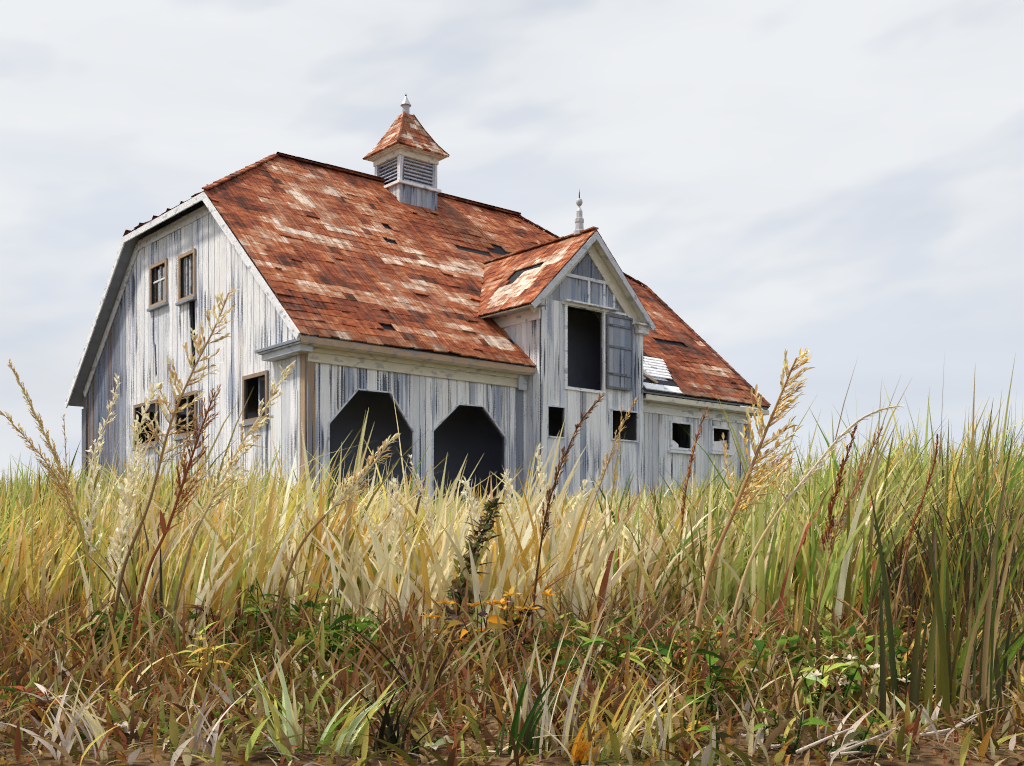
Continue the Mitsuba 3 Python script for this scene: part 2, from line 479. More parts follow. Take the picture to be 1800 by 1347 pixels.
PALE = [(2.75, 7.2, .25, .5), (1.9, 4.95, .3, .12), (4.15, 4.5, .45, .12), (1.5, 2.17, .5, .1), (4.6, 3.5, .25, .3), (3.2, 5.6, .4, .15), (4.2, 3.1, .3, .2)]
SLITS = [(2.95, 3.95, 1.0, .10), (3.6, 6.72, 1.5, .10), (8.0, 6.35, 1.5, .13), (9.2, 6.6, .45, .32), (12.9, 3.55, .8, .07), (13.4, 2.55, .7, .06)]
LATH = Polygon([(9.9, -0.6), (11.55, -0.35), (12.1, 1.55), (11.3, 1.75), (9.9, 1.5)])


def main_tone(a, s, k, r):
    n = meshkit.fbm(np.array([a * 0.55 + 9, s * 1.5, 2.0]), 3, 6)
    t = 0.36 + 0.7 * (n - 0.5) + r.normal(0, 0.025)
    if a > 4 and s > 3.5:
        t += 0.10
    e = in_ell(a, s, TAN + RTAN)
    if e > -1.0:
        t += 0.30 * min(1.0, (e + 1.0) / 1.2) * r.uniform(.8, 1.1)
    if in_ell(a, s, PALE) > 0 and r.random() < .75:
        t = r.uniform(0.85, 1.0)
    if r.random() < 0.03:
        t = r.uniform(0.1, 0.2)
    if r.random() < 0.03:
        t = r.uniform(.6, .75)
    if a > 10:
        t -= 0.06
    br = r.uniform(0.92, 1.08)
    if k == 0:
        t, br = r.uniform(0.55, .78), r.uniform(.45, .8)
    return t, br


def in_bay(a, s):
    b = s / HYP - OE
    if A0 - 0.02 < a < A1 + 0.02 and b < 1.22:
        return True
    return abs(a - AM) < 1.84 * max(0.0, (3.55 - b) / 2.35) and b >= 1.2


def main_skip(a, s, r):
    if in_bay(a, s) or in_ell(a, s, SLITS) > 0 or LATH.contains(shapely.Point(a, s)):
        return True
    if abs(a - 7.22) < 0.6 and s / HYP - OE > 6.25:
        return True
    return r.random() < 0.004


rows = [0.0]
rr = np.random.default_rng(4)
while rows[-1] < STOP:
    rows.append(rows[-1] + rr.uniform(0.26, 0.33))
rows[-1] = STOP + 0.02
front = shingle_rows(o_front, ea, es, en, rows, lambda s: (main_span(s)[0], main_span(s)[1]), (0.16, 0.46), main_tone, main_skip, 21)
# the wing's roof reaches a little lower than the main eaves
front += [x for x in shingle_rows(o_front, ea, es, en, [-0.44, -0.2, 0.02], lambda s: (A1 + 0.05, L + OG), (0.16, 0.46), main_tone, main_skip, 22)]


def size_of(x):
    v = x[0] @ M_LOC[:3, :3].T + M_LOC[:3, 3]
    q = v[:4, [0, 2]] / v[:4, 1:2]
    d = np.cross(q[2] - q[0], q[3] - q[1])
    return abs(float(d))


front.sort(key=lambda x: -size_of(x))
deck = Polygon([(-OG, 0), (A0 + .04, 0), (A0 + .04, (1.2 + OE) * HYP), (AM, (3.45 + OE) * HYP), (A1 - .04, (1.2 + OE) * HYP), (A1 - .04, -0.44), (L + OG, -0.44), (L + OG, SCLIP), (L - AR, STOP), (AR, STOP), (-OG, SCLIP)])


def slab(poly, o, ea, es, en, d0, d1):
    m = trimesh.creation.extrude_polygon(poly, d1 - d0, engine='earcut')
    v = np.array(m.vertices)
    w = o + v[:, :1] * ea + v[:, 1:2] * es + (v[:, 2:] + d0) * en
    f = np.array(m.faces)
    return trimesh.Trimesh(w, f if np.dot(np.cross(ea, es), en) > 0 else f[:, ::-1], process=False)


put(f'{B}__main_roof', slab(deck, o_front, ea, es, en, -0.10, -0.050), 'mat_trim', uv=(0.55, 0.4))
put(f'{B}__main_roof__underlay', slab(deck, o_front, ea, es, en, -0.046, -0.030), 'mat_felt')
emit_shingles('main_roof', front, 300)
lab(f'{B}__main_roof', 'front roof slope of rust red shingles with bleached tan patches')

# rear slope and hips
o_rear = np.array([0, W + OE, ZE])
es_r, en_r = np.array([0, -1, SL]) / HYP, np.array([0, SL, 1]) / HYP
deck_r = Polygon([(-OG, 0), (L + OG, 0), (L + OG, SCLIP), (L - AR, STOP), (AR, STOP), (-OG, SCLIP)])
put(f'{B}__rear_roof', slab(deck_r, o_rear, ea, es_r, en_r, -0.10, -0.03), 'mat_trim', uv=(0.6, 0.5))
rear = shingle_rows(o_rear, ea, es_r, en_r, list(np.arange(0, STOP + .2, .31)), main_span, (0.5, 1.1), lambda a, s, k, r: (r.uniform(0, .25), r.uniform(.5, 1)), lambda a, s, r: False, 31)
emit_shingles('rear_roof', rear, 0)
hip_run = AR + OG
HS = (ZR - ZC) / hip_run
HH = math.hypot(1, HS)
for name, o, e1, e2, nn in (('hip_roof', np.array([-OG, W / 2, ZC]), np.array([0, -1.0, 0]), np.array([1, 0, HS]) / HH, np.array([-HS, 0, 1]) / HH),
                            ('hip_roof', np.array([L + OG, W / 2, ZC]), np.array([0, 1.0, 0]), np.array([-1, 0, HS]) / HH, np.array([HS, 0, 1]) / HH)):
    half = W / 2 - BC
    key = put(f'{B}__{name}', slab(Polygon([(-half, 0), (half, 0), (0, hip_run * HH)]), o, e1, e2, nn, -0.10, -0.03), 'mat_trim', uv=(0.6, 0.5))
    part = key.split('__')[1]
    hip = shingle_rows(o, e1, e2, nn, list(np.arange(0, hip_run * HH, .31)), lambda s: (-half * (1 - s / hip_run / HH), half * (1 - s / hip_run / HH)), (0.3, .6), lambda a, s, k, r: (r.uniform(.1, .4), r.uniform(.6, 1)), lambda a, s, r: False, 33)
    emit_shingles(part, hip, 0)


def on_front(a, s, d=0.0):
    return o_front + ea * a + es * s + en * d


def on_rear(a, s, d=0.0):
    return o_rear + ea * a + es_r * s + en_r * d


# ridge and hip caps: short overlapping pieces
r = np.random.default_rng(15)


def caps(part, p, q, n, width=0.2, tones=(0.2, 0.6), up=(0, 0, 1)):
    p, q = np.asarray(p, float), np.asarray(q, float)
    for k in range(n):
        x0, x1 = p + (q - p) * k / n, p + (q - p) * (k + 1.12) / n
        m = bar(x0 + [0, 0, 0.02 + r.uniform(-.008, .008)], x1 + [0, 0, 0.005], width * r.uniform(.85, 1.15), 0.035, up)
        put(f'{B}__{part}__cap', m, 'mat_shingle', uv=(r.uniform(*tones), r.uniform(.6, 1.1)))


caps('main_roof', (AR, W / 2, ZR + .03), (L - AR, W / 2, ZR + .03), 26, tones=(0.05, 0.4))
caps('main_roof', on_front(-OG, SCLIP, .03), (AR, W / 2, ZR + .04), 14, up=(-.3, -.4, 1), tones=(.25, .6), width=.16)
caps('main_roof', (L - AR, W / 2, ZR + .04), on_front(L + OG, SCLIP, .03), 14, up=(.3, -.4, 1), tones=(.1, .4), width=.16)
caps('main_roof', on_front(L + OG - .03, -0.42, .03), on_front(L + OG - .03, SCLIP, .03), 22, up=en, tones=(.05, .3), width=.16)

# rake boards, fascias and soffits
H = 0.5
for (p, q, up) in ((on_front(-OG - .015, 0.05, -.12), on_front(-OG - .015, SCLIP - .02, -.12), en), (on_rear(-OG - .015, SCLIP - .02, -.13), on_rear(-OG - .015, 0, -.13), en_r)):
    put(f'{B}__rake_board', bar(p, q, 0.035, 0.18, up), 'mat_trim', uv=(0.06, 0.4))
put(f'{B}__rake_board', bar((-OG - .02, BC - .02, ZC - .13), (-OG - .02, W - BC + .02, ZC - .13), 0.035, 0.17), 'mat_trim', uv=(0.12, 0.4))
put(f'{B}__rake_board', bar(on_front(L + OG + .015, -.42, -.12), on_front(L + OG + .015, SCLIP, -.12), 0.035, 0.16, en), 'mat_trim', uv=(0.5, 0.3))
# frieze boards lying on the gable wall under the roof
for (p, q, up) in ((on_front(-.06, OE * HYP + .1, -.24), on_front(-.06, SCLIP - .1, -.24), en), (on_rear(-.06, SCLIP - .1, -.26), on_rear(-.06, OE * HYP, -.26), en_r)):
    put(f'{B}__rake_frieze', bar(p, q, 0.03, 0.24, up), 'mat_trim', uv=(0.15, 0.5))
put(f'{B}__rake_frieze', bar((-.06, BC + .1, ZC - .25), (-.06, W - BC - .1, ZC - .25), 0.03, 0.24), 'mat_trim', uv=(0.15, 0.5))

# front cornice
put(f'{B}__front_cornice', bx(-OG + .02, A0 - .02, -OE + .05, 0.0, 4.60, 4.63), 'mat_cream_trim', uv=(0.0, 0.4))
put(f'{B}__front_cornice__fascia', bx(-OG, A0 - .02, -OE + .02, -OE + .05, 4.61, 4.745), 'mat_trim', uv=(1.08, 0.4))
put(f'{B}__front_cornice__frieze', bx(-.03, A0 - .02, -.075, -.045, 4.28, 4.598), 'mat_cream_trim', uv=(0.0, 0.2))
put(f'{B}__front_cornice__moulding', bx(-.04, A0 - .02, -.135, -.078, 4.50, 4.597), 'mat_cream_trim', uv=(0.0, 0.3))
put(f'{B}__front_cornice__moulding', bx(-.035, A0 - .02, -.10, -.078, 4.285, 4.33), 'mat_cream_trim', uv=(0.0, 0.3))
put(f'{B}__front_cornice__bracket', bx(A0 - .34, A0 - .08, -.17, -.138, 4.22, 4.58), 'mat_trim', uv=(0.3, 0.5))
# wing cornice
put(f'{B}__wing_cornice', bx(A1, L + OG - .03, WB - .42, WB, 4.26, 4.29), 'mat_cream_trim', uv=(0.0, 0.4))
put(f'{B}__wing_cornice__fascia', bx(A1 + .02, L + OG, WB - .45, WB - .42, 4.26, 4.40), 'mat_cream_trim', uv=(0.0, 0.3))
put(f'{B}__wing_cornice__frieze', bx(A1 + .02, L, WB - .075, WB - .045, 3.98, 4.255), 'mat_trim', uv=(0.05, 0.45))
put(f'{B}__wing_cornice__moulding', bx(A1 + .02, L + .02, WB - .12, WB - .078, 4.17, 4.253), 'mat_trim', uv=(0.12, 0.4))
# cornice return on the gable's right end, and the corner pilaster
put(f'{B}__cornice_return', [bx(-.42, -.046, -.40, 1.52, 4.60, 4.63), bx(-.36, -.046, -.3, 1.45, 4.46, 4.597)], 'mat_trim', uv=(0.35, 0.5))
v = np.array([[-.45, -.44, 4.64], [-.45, 1.62, 4.64], [-.45, 1.62, 4.70], [-.45, -.44, 4.70], [-.043, -.44, 4.64], [-.043, 1.62, 4.64], [-.043, 1.55, 4.86], [-.043, -.44, 4.86]])
put(f'{B}__cornice_return__cap', trimesh.Trimesh(v, [[0, 1, 2], [0, 2, 3], [3, 2, 6], [3, 6, 7], [4, 5, 1], [4, 1, 0], [1, 5, 6], [1, 6, 2], [0, 3, 7], [0, 7, 4]], process=False), 'mat_trim', uv=(0.62, 0.4))
put(f'{B}__corner_board', bx(-.075, -.044, 0.005, 0.19, Z0, 4.59), 'mat_board', uv=(1.08, 0.25))
put(f'{B}__corner_board', bx(-.044, 0.15, -.075, -.044, Z0, 4.28), 'mat_board', uv=(1.2, 0.5))
put(f'{B}__pilaster', bx(-.09, -.044, 0.2, 0.62, Z0, 4.45), 'mat_board', uv=(0.1, 0.4))
put(f'{B}__pilaster', bx(-.08, -.044, 0.64, 1.02, Z0, 4.45), 'mat_board', uv=(0.25, 0.5))
put(f'{B}__pilaster', bx(-.085, -.044, 1.04, 1.36, Z0, 4.45), 'mat_board', uv=(0.06, 0.4))
put(f'{B}__pilaster', bx(-.11, -.088, 0.28, 0.56, Z0, 3.7), 'mat_board', uv=(0.0, 0.3))
put(f'{B}__corner_board', bx(L - .16, L, WB - .075, WB - .044, Z0, 3.97), 'mat_board', uv=(0.3, 0.5))
put(f'{B}__corner_board', bx(-.08, -.044, W - .35, W, Z0, 4.6), 'mat_board', uv=(0.72, 0.3))
# bay trim
put(f'{B}__corner_board', bx(A0 - .012, A0 + .16, BB - .075, BB - .044, Z0, 6.2), 'mat_board', uv=(0.1, 0.45))
put(f'{B}__corner_board', bx(A1 - .14, A1, BB - .07, BB - .044, Z0, 6.2), 'mat_board', uv=(0.12, 0.45))
put(f'{B}__corner_board', bx(A1 + .02, A1 + .17, WB - .13, WB - .044, Z0, 3.97), 'mat_board', uv=(0.75, 0.4))  # added dark slate strip, paints the shadow where the wing meets the bay
put(f'{B}__bay_cornice', bx(A0 - .40, A0 - .046, BB - .3, 1.3, ZBE + .0, ZBE + .03), 'mat_trim', uv=(0.5, 0.4))
put(f'{B}__bay_cornice__frieze', bx(A0 - .085, A0 - .046, BB - .05, 1.3, ZBE - .28, ZBE - .003), 'mat_trim', uv=(0.02, 0.3))
put(f'{B}__bay_cornice__fascia', bx(A0 - .43, A0 - .40, BB - .33, 1.3, ZBE + .0, ZBE + .09), 'mat_trim', uv=(0.6, 0.3))
put(f'{B}__bay_cornice', bx(A1 + .002, A1 + .20, BB - .3, 1.3, ZBE - .03, ZBE + .03), 'mat_trim', uv=(0.1, 0.4))
put(f'{B}__bay_cornice', [bx(A1 - .5, A1 + .18, BB - .3, BB - .05, ZBE - .02, ZBE + .02), bx(A1 - .3, A1 + .1, BB - .2, BB - .05, ZBE - .22, ZBE - .022)], 'mat_trim', uv=(0.1, 0.4))

# bay roof
HB = math.hypot(1, KB)
BF = BB - 0.32                                          # front edge of the bay's roof
SB = 2.22 * HB
o_bl, e_bl, n_bl = np.array([AM - 2.22, 0, ZBE]), np.array([1, 0, KB]) / HB, np.array([-KB, 0, 1]) / HB
o_br, e_br, n_br = np.array([AM + 2.22, 0, ZBE]), np.array([-1, 0, KB]) / HB, np.array([KB, 0, 1]) / HB
eb = np.array([0, -1.0, 0])                             # along the eaves, from the main roof to the front
B_EAVE, B_RIDGE = (ZBE - ZE) / SL - OE, (ZAP - ZE) / SL - OE
pl = Polygon([(-B_EAVE - .1, 0), (-BF, 0), (-BF, SB), (-B_RIDGE - .1, SB)])
put(f'{B}__bay_roof', [slab(pl, o_bl, eb, e_bl, n_bl, -0.09, -0.05), slab(pl, o_br, eb, e_br, n_br, -0.09, -0.05)], 'mat_cream_trim', uv=(0.0, 0.3))
put(f'{B}__bay_roof__underlay', [slab(pl, o_bl, eb, e_bl, n_bl, -0.046, -0.03), slab(pl, o_br, eb, e_br, n_br, -0.046, -0.03)], 'mat_felt')


def bay_tone(x, s, k, r):
    t = r.uniform(0.36, 0.66)
    if in_ell(x, s, [(-.55, 1.3, .75, .95), (-.95, .9, .35, .6), (0.1, 2.2, .4, .4)]) > 0:
        t = r.uniform(.88, 1.1)
    return t, r.uniform(.75, 1.15)


bl = shingle_rows(o_bl, eb, e_bl, n_bl, list(np.linspace(0, SB, 13)), lambda s: (-(B_EAVE + (B_RIDGE - B_EAVE) * s / SB) - .05, -BF + .02), (0.14, 0.34), bay_tone,
                  lambda x, s, r: in_ell(x, s, [(-.75, 1.95, .62, .2), (-1.05, 1.6, .3, .2)]) > 0, 41, sag=0.015)
bl.sort(key=lambda x: -size_of(x))
emit_shingles('bay_roof', bl, 150)
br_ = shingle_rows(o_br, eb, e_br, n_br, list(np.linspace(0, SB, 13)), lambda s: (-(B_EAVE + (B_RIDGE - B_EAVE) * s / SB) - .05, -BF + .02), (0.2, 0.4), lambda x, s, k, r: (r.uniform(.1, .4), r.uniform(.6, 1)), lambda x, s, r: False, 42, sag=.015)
for i_, v_ in enumerate(br_):
    pass
n_, vs_, fs_, us_ = 0, [], [], []
for v, f, u, _, _ in br_:
    vs_.append(v), fs_.append(f + n_), us_.append(u)
    n_ += len(v)
m_ = trimesh.Trimesh(np.vstack(vs_), np.vstack(fs_), process=False)
m_.uvs = np.vstack(us_)
lab(put(f'{B}__bay_roof__far_shingle_field', m_, 'mat_shingle'), kind='stuff')
caps('bay_roof', (AM, BF, ZAP + .03), (AM, B_RIDGE, ZAP + .03), 12, tones=(.5, .8), width=.18)
for sgn, o, e_, n_n in ((-1, o_bl, e_bl, n_bl), (1, o_br, e_br, n_br)):
    def onb_(s, d, b):
        return o + e_ * s + n_n * d + np.array([0, b, 0])
    put(f'{B}__bay_rake_board', bar(onb_(-.02, -.10, BF - .02), onb_(SB - .05, -.10, BF - .02), 0.03, 0.15, n_n), 'mat_trim', uv=(0.3, 0.3))
    put(f'{B}__bay_rake_frieze', bar(onb_(.1, -.22 if sgn < 0 else -.27, BB - .075), onb_(SB - .16, -.22 if sgn < 0 else -.27, BB - .075), 0.05, 0.22 if sgn < 0 else .34, n_n), 'mat_cream_trim', uv=(0.0, 0.2))
    put(f'{B}__bay_rake_moulding', bar(onb_(.1, -.12, BB - .2), onb_(SB - .08, -.12, BB - .2), 0.18, 0.04, n_n), 'mat_cream_trim', uv=(0.0, 0.2))
# gable panel of the bay
put(f'{B}__bay_gable__rail', bx(7.05, 8.55, BB - .085, BB - .045, 7.16, 7.24), 'mat_trim', uv=(0.2, 0.4))
put(f'{B}__bay_gable__panel', prism(Polygon([(7.3, 7.245), (8.5, 7.245), (7.9, 7.9)]), 0.044, 0.06, 'front', BB), 'mat_board', uv=(0.66, 0.4))
for q in (7.86, 8.42, 8.78):
    put(f'{B}__bay_gable__post', bx(q, q + .07, BB - .075, BB - .045, 6.58, 7.155 if q < 8.6 else 6.95), 'mat_trim', uv=(0.12, 0.4))
put(f'{B}__loft_header', [bx(6.95, 9.6, BB - .085, BB - .045, 6.44, 6.50), bx(6.98, 8.85, BB - .2, BB - .045, 6.503, 6.545)], 'mat_trim', uv=(0.05, 0.35))
for (q0, q1, z0, z1) in ((7.05, 7.13, 4.36, 6.435), (8.42, 8.47, 4.36, 6.435), (7.05, 8.5, 4.28, 4.355)):
    put(f'{B}__loft_door_frame', bx(q0, q1, BB - .08, BB - .045, z0, z1), 'mat_trim', uv=(0.0, 0.25))
# open loft door leaf, folded back on the wall
r = np.random.default_rng(18)
for k in range(4):
    a = 8.53 + k * .23
    put(f'{B}__loft_door__plank', bx(a, a + .222, BB - .105 - r.uniform(0, .008), BB - .08, 4.43 + r.uniform(0, .02), 6.40), 'mat_board', uv=(r.uniform(.45, .62), r.uniform(.4, .6)))
put(f'{B}__loft_door', bx(8.54, 9.44, BB - .079, BB - .05, 4.45, 6.39), 'mat_dark_wood')
for z in (4.44, 4.80, 5.52, 6.08, 6.33):
    put(f'{B}__loft_door__batten', bx(8.52, 9.46, BB - .14, BB - .115, z, z + .06), 'mat_board', uv=(0.68, 0.4))
for a in (8.52, 9.41):
    put(f'{B}__loft_door__stile', bx(a, a + .05, BB - .135, BB - .115, 4.505, 6.325), 'mat_board', uv=(0.66, 0.3))
put(f'{B}__loft_door__hinge', [bx(8.46, 8.7, BB - .15, BB - .141, z, z + .035) for z in (4.815, 6.09)], 'mat_iron')


def frame(part, plane, at, u0, u1, z0, z1, tone, mull=(), rail=(), w=0.09, glass=True, sill=True, wear=.35):
    """A window: frame round the opening, glazing bars, pane, sill."""
    ring = sbox(u0 - w, z0 - w, u1 + w, z1 + w).difference(sbox(u0, z0, u1, z1))
    key = put(f'{B}__{part}', prism(ring, 0.043, 0.085, plane, at), 'mat_trim', uv=(tone, wear))
    for u in mull:
        put(f'{key}__glazing_bar', prism(sbox(u - .016, z0, u + .016, z1), -.02, 0.012, plane, at), 'mat_trim', uv=(0.15, 0.4))
    for z in rail:
        put(f'{key}__glazing_bar', prism(sbox(u0, z - .025, u1, z + .025), -.022, 0.01, plane, at), 'mat_trim', uv=(0.15, 0.4))
    if glass:
        put(f'{key}__pane', prism(sbox(u0 - .01, z0 - .01, u1 + .01, z1 + .01), -0.03, -0.026, plane, at), 'mat_glass')
    if sill:
        put(f'{key}__sill', prism(sbox(u0 - .13, z0 - .16, u1 + .13, z0 - .093), 0.03, 0.14, plane, at), 'mat_trim', uv=(0.05 if tone < 1 else .6, 0.3))


frame('window', 'gable', 0, 7.45, 8.41, 6.93, 7.93, 1.12, mull=(7.93,), rail=(7.55,))
frame('window', 'gable', 0, 5.69, 6.51, 6.77, 7.83, 1.12, mull=(6.02, 6.26))
frame('window', 'gable', 0, 8.07, 9.51, 3.17, 4.21, 1.3, glass=False)
frame('window', 'gable', 0, 5.61, 6.75, 3.24, 4.18, 1.3, mull=(6.2,), glass=False)
frame('window', 'gable', 0, 1.81, 2.86, 3.27, 4.22, 1.25, glass=False)
for (u0, u1, z0, z1) in bwin:
    frame('window', 'front', BB, u0 + .03, u1 - .03, z0 + .03, z1 - .03, 0.2, w=.04, glass=False, sill=False)
for (u0, u1, z0, z1) in wwin:
    frame('window', 'front', WB, u0 + .04, u1 - .04, z0 + .04, z1 - .04, 0.1, w=.06, glass=False, sill=True)
put(f'{B}__added_pale_board', prism(Polygon([(11.34, 2.98), (11.80, 2.98), (11.80, 3.20), (11.6, 3.30), (11.34, 3.31)]), -.10, -.07, 'front', WB), 'mat_board', uv=(0.0, 0.0))  # pale board added behind the opening to make its lower part bright
put(f'{B}__added_pale_board', prism(Polygon([(13.10, 3.02), (13.95, 3.02), (13.95, 3.46), (13.5, 3.40), (13.10, 3.37)]), -.10, -.07, 'front', WB), 'mat_board', uv=(0.0, 0.0))  # second added pale board, brightens the right opening the same way
# arched cart doors: narrow trim round the opening
for d in (door1, door2):
    ring = d.buffer(0.035, join_style='mitre').difference(d).intersection(sbox(-1, Z0, 20, 20))
    put(f'{B}__cart_door_frame', [prism(g, 0.03, 0.062, 'front', 0.0) for g in polys(ring)], 'mat_trim', uv=(0.25, 0.5))
# bare laths where shingles are gone on the wing roof
r = np.random.default_rng(19)
for k in range(7):
    s = 0.42 + k * 0.16
    x0, x1 = 10.55 + k * 0.11 + r.uniform(-.1, .1), 11.62 + .075 * k
    put(f'{B}__wing_lath', bar(on_front(x0, s, .0), on_front(x1, s, .0), 0.105, 0.03, en), 'mat_trim', uv=(0.0, 0.15))
put(f'{B}__wing_lath', bar(on_front(9.98, -.22, .0), on_front(11.5, -.22, .0), 0.3, 0.03, en), 'mat_trim', uv=(0.0, 0.2))
put(f'{B}__wing_lath', bar(on_front(10.0, 1.1, .012), on_front(10.7, .0, .012), 0.14, 0.03, en), 'mat_trim', uv=(1.05, 0.2))
put(f'{B}__wing_lath', slab(Polygon([(9.96, 0), (10.5, .25), (11.35, .25), (11.0, 1.5), (9.96, 1.5)]), o_front, ea, es, en, -.028, -.02), 'mat_board', uv=(0.45, .4))

# ---- cupola
CX, CY, HC = 7.16, W / 2 - 0.3, 0.68
C = f'{B}__cupola'
put(C, bx(CX - HC + .03, CX + HC - .03, CY - HC + .03, CY + HC - .03, 10.1, 11.04), 'mat_dark_wood')
lab(C, 'square louvred cupola with bell-shaped rusty roof')
r = np.random.default_rng(20)
for k in range(7):
    w = 2 * HC / 7
    a = CX - HC + k * w
    put(f'{C}__board', bx(a + .004, a + w - .004, CY - HC - r.uniform(0, .01), CY - HC + .026, 10.1, 11.03), 'mat_board', uv=(r.uniform(.42, .6), r.uniform(.5, .7)))  # front face boards are darker: the shade of this side is painted in
    b = CY - HC + k * w
    put(f'{C}__board', bx(CX - HC - r.uniform(0, .01), CX - HC + .026, b + .03, b + w - .004, 10.1, 11.03), 'mat_board', uv=(r.uniform(.1, .4), r.uniform(.3, .6)))
put(f'{C}__sill', bx(CX - HC - .09, CX + HC + .09, CY - HC - .09, CY + HC + .09, 11.04, 11.12), 'mat_trim', uv=(0.06, 0.35))
put(f'{C}__ceiling', bx(CX - HC + .01, CX + HC - .01, CY - HC + .01, CY + HC - .01, 11.97, 12.0), 'mat_board', uv=(1.0, 0.4))
for sa in (-1, 1):
    for sb in (-1, 1):
        put(f'{C}__corner_post', bx(CX + sa * (HC - .14), CX + sa * HC, CY + sb * (HC - .14), CY + sb * HC, 11.12, 11.96), 'mat_board', uv=(0.2, 0.5))
put(f'{C}__frieze', [bx(CX - HC - .03, CX + HC + .03, CY - HC - .03, CY + HC + .03, 11.88, 12.06), bx(CX - HC - .13, CX + HC + .13, CY - HC - .13, CY + HC + .13, 12.06, 12.15)], 'mat_cream_trim', uv=(0.0, 0.35))
for k in range(7):
    z = 11.155 + k * .107
    for face in range(4):
        m = trimesh.creation.box(extents=[2 * HC - .285, .13, .022])
        m.apply_transform(trimesh.transformations.rotation_matrix(math.radians(40), [1, 0, 0]))
        m.apply_translation([0, -HC + .075, z + .05])
        m.apply_transform(trimesh.transformations.rotation_matrix(math.radians(90 * face), [0, 0, 1]))
        m.apply_translation([CX, CY, 0])
        put(f'{C}__louver', m, 'mat_trim', uv=(0.4, 0.4))
# bell-cast roof in courses
prof = [(0.94, 12.13), (0.83, 12.27), (0.725, 12.42), (0.63, 12.58), (0.535, 12.76), (0.43, 12.95), (0.335, 13.15), (0.25, 13.34), (0.17, 13.52)]
prof = [(h, 12.13 + (z - 12.13) * 0.91) for h, z in prof]
r = np.random.default_rng(23)
V, F, U = [], [], []
n = 0
for (h0, z0), (h1, z1) in zip(prof, prof[1:]):
    m = max(3, int(h0 * 9))
    for face in range(4):
        ang = math.radians(90 * face)
        rot = np.array([[math.cos(ang), -math.sin(ang), 0], [math.sin(ang), math.cos(ang), 0], [0, 0, 1]])
        cuts = np.linspace(-1, 1, m + 1)
        cuts[1:-1] += r.uniform(-.3, .3, m - 1) / m
        for k in range(m):
            x0, x1 = cuts[k], cuts[k + 1]
            up = 0.022 + r.uniform(0, .012)
            q = np.array([[x0 * h0 + .003, -h0 - up * .5, z0 + up * .3 + r.uniform(-.01, .01)], [x1 * h0 - .003, -h0 - up * .5, z0 + up * .3 + r.uniform(-.01, .01)], [x1 * h1, -h1, z1 + .01], [x0 * h1, -h1, z1 + .01],
                          [x0 * h0, -h0 + .03, z0 - .03], [x1 * h0, -h0 + .03, z0 - .03]])
            V.append(q @ rot.T + [CX, CY, 0])
            F.append(np.array([[0, 1, 2], [0, 2, 3], [4, 5, 1], [4, 1, 0], [1, 5, 2], [0, 3, 4]]) + n)
            t = pick(r, (3, .3, .55), (2, .66, .95)) if face in (0, 3) else r.uniform(.2, .5)
            U.append(np.tile([t, r.uniform(.75, 1.15)], (6, 1)))
            n += 6
m = trimesh.Trimesh(np.vstack(V), np.vstack(F), process=False)
m.uvs = np.vstack(U)
put(f'{C}__roof', m, 'mat_shingle')
put(f'{C}__roof_soffit', bx(CX - .90, CX + .90, CY - .90, CY + .90, 12.095, 12.12), 'mat_cream_trim', uv=(0.0, 0.4))
for sa in (-1, 1):
    for sb in (-1, 1):
        for (h0, z0), (h1, z1) in zip(prof, prof[1:]):
            if sb < 0:
                put(f'{C}__hip_cap', bar((CX + sa * h0, CY + sb * h0, z0 + .03), (CX + sa * h1, CY + sb * h1, z1 + .035), .06, .02), 'mat_shingle', uv=(.35, .8))


def lathe(profile, at, sides=20):
    p = np.array(profile, float)
    ang = np.linspace(0, 2 * math.pi, sides, endpoint=False)
    v = np.stack([p[:, 0:1] * np.cos(ang), p[:, 0:1] * np.sin(ang), np.repeat(p[:, 1:2], sides, 1)], -1).reshape(-1, 3)
    k = len(p)
    i, j = np.meshgrid(np.arange(k - 1), np.arange(sides), indexing='ij')
    q = np.stack([i * sides + j, i * sides + (j + 1) % sides, (i + 1) * sides + (j + 1) % sides, (i + 1) * sides + j], -1).reshape(-1, 4)
    m = trimesh.Trimesh(v + np.asarray(at), np.vstack([q[:, [0, 1, 2]], q[:, [0, 2, 3]]]), process=False)
    return m


put(f'{C}__finial', lathe([(.0, 0), (.16, 0), (.14, .06), (.115, .08), (.11, .34), (.17, .36), (.165, .38), (.08, .52), (.035, .62), (.015, .66), (0, .68)], (CX, CY, 13.34), 8), 'mat_lead')
put(f'{C}__finial_tip', lathe([(0, 0), (.025, .0), (.03, .03), (.012, .07), (0, .1)], (CX, CY, 13.99), 8), 'mat_iron')
# finial on the bay's ridge
F_ = f'{B}__bay_finial'
put(F_, lathe([(0, 0), (.15, 0), (.15, .10), (.115, .12), (.105, .30), (.12, .33), (.12, .42), (.085, .44), (.08, .62), (.05, .68), (.025, .72), (.025, .78)], (AM, -.3, ZAP), 8), 'mat_lead')
put(f'{F_}__ball', lathe([(0, 0), (.055, .015), (.075, .05), (.088, .10), (.075, .15), (.055, .185), (0, .2)], (AM, -.3, ZAP + .76), 16), 'mat_lead', smooth=True)
put(f'{F_}__spike', lathe([(0, 0), (.018, 0), (.014, .12), (0, .28)], (AM, -.3, ZAP + .95), 8), 'mat_iron')
#VEGETATION
# ------------------------------------------------------------------ plants
def at(px, py, y):
    """The point at distance y seen at this place of the photograph."""
    k = y / 2014.261
    return np.array([(px - 900) * k, y, (HORIZON - py) * k])


def on_ground(px, py):
    y = 1682.0 / max(py - 831.5, 20)
    for _ in range(12):
        p = at(px, py, y)
        y += (p[2] - float(ground_z(p[0], y))) * 2.0
    p = at(px, py, y)
    p[2] = float(ground_z(p[0], y))
    return p


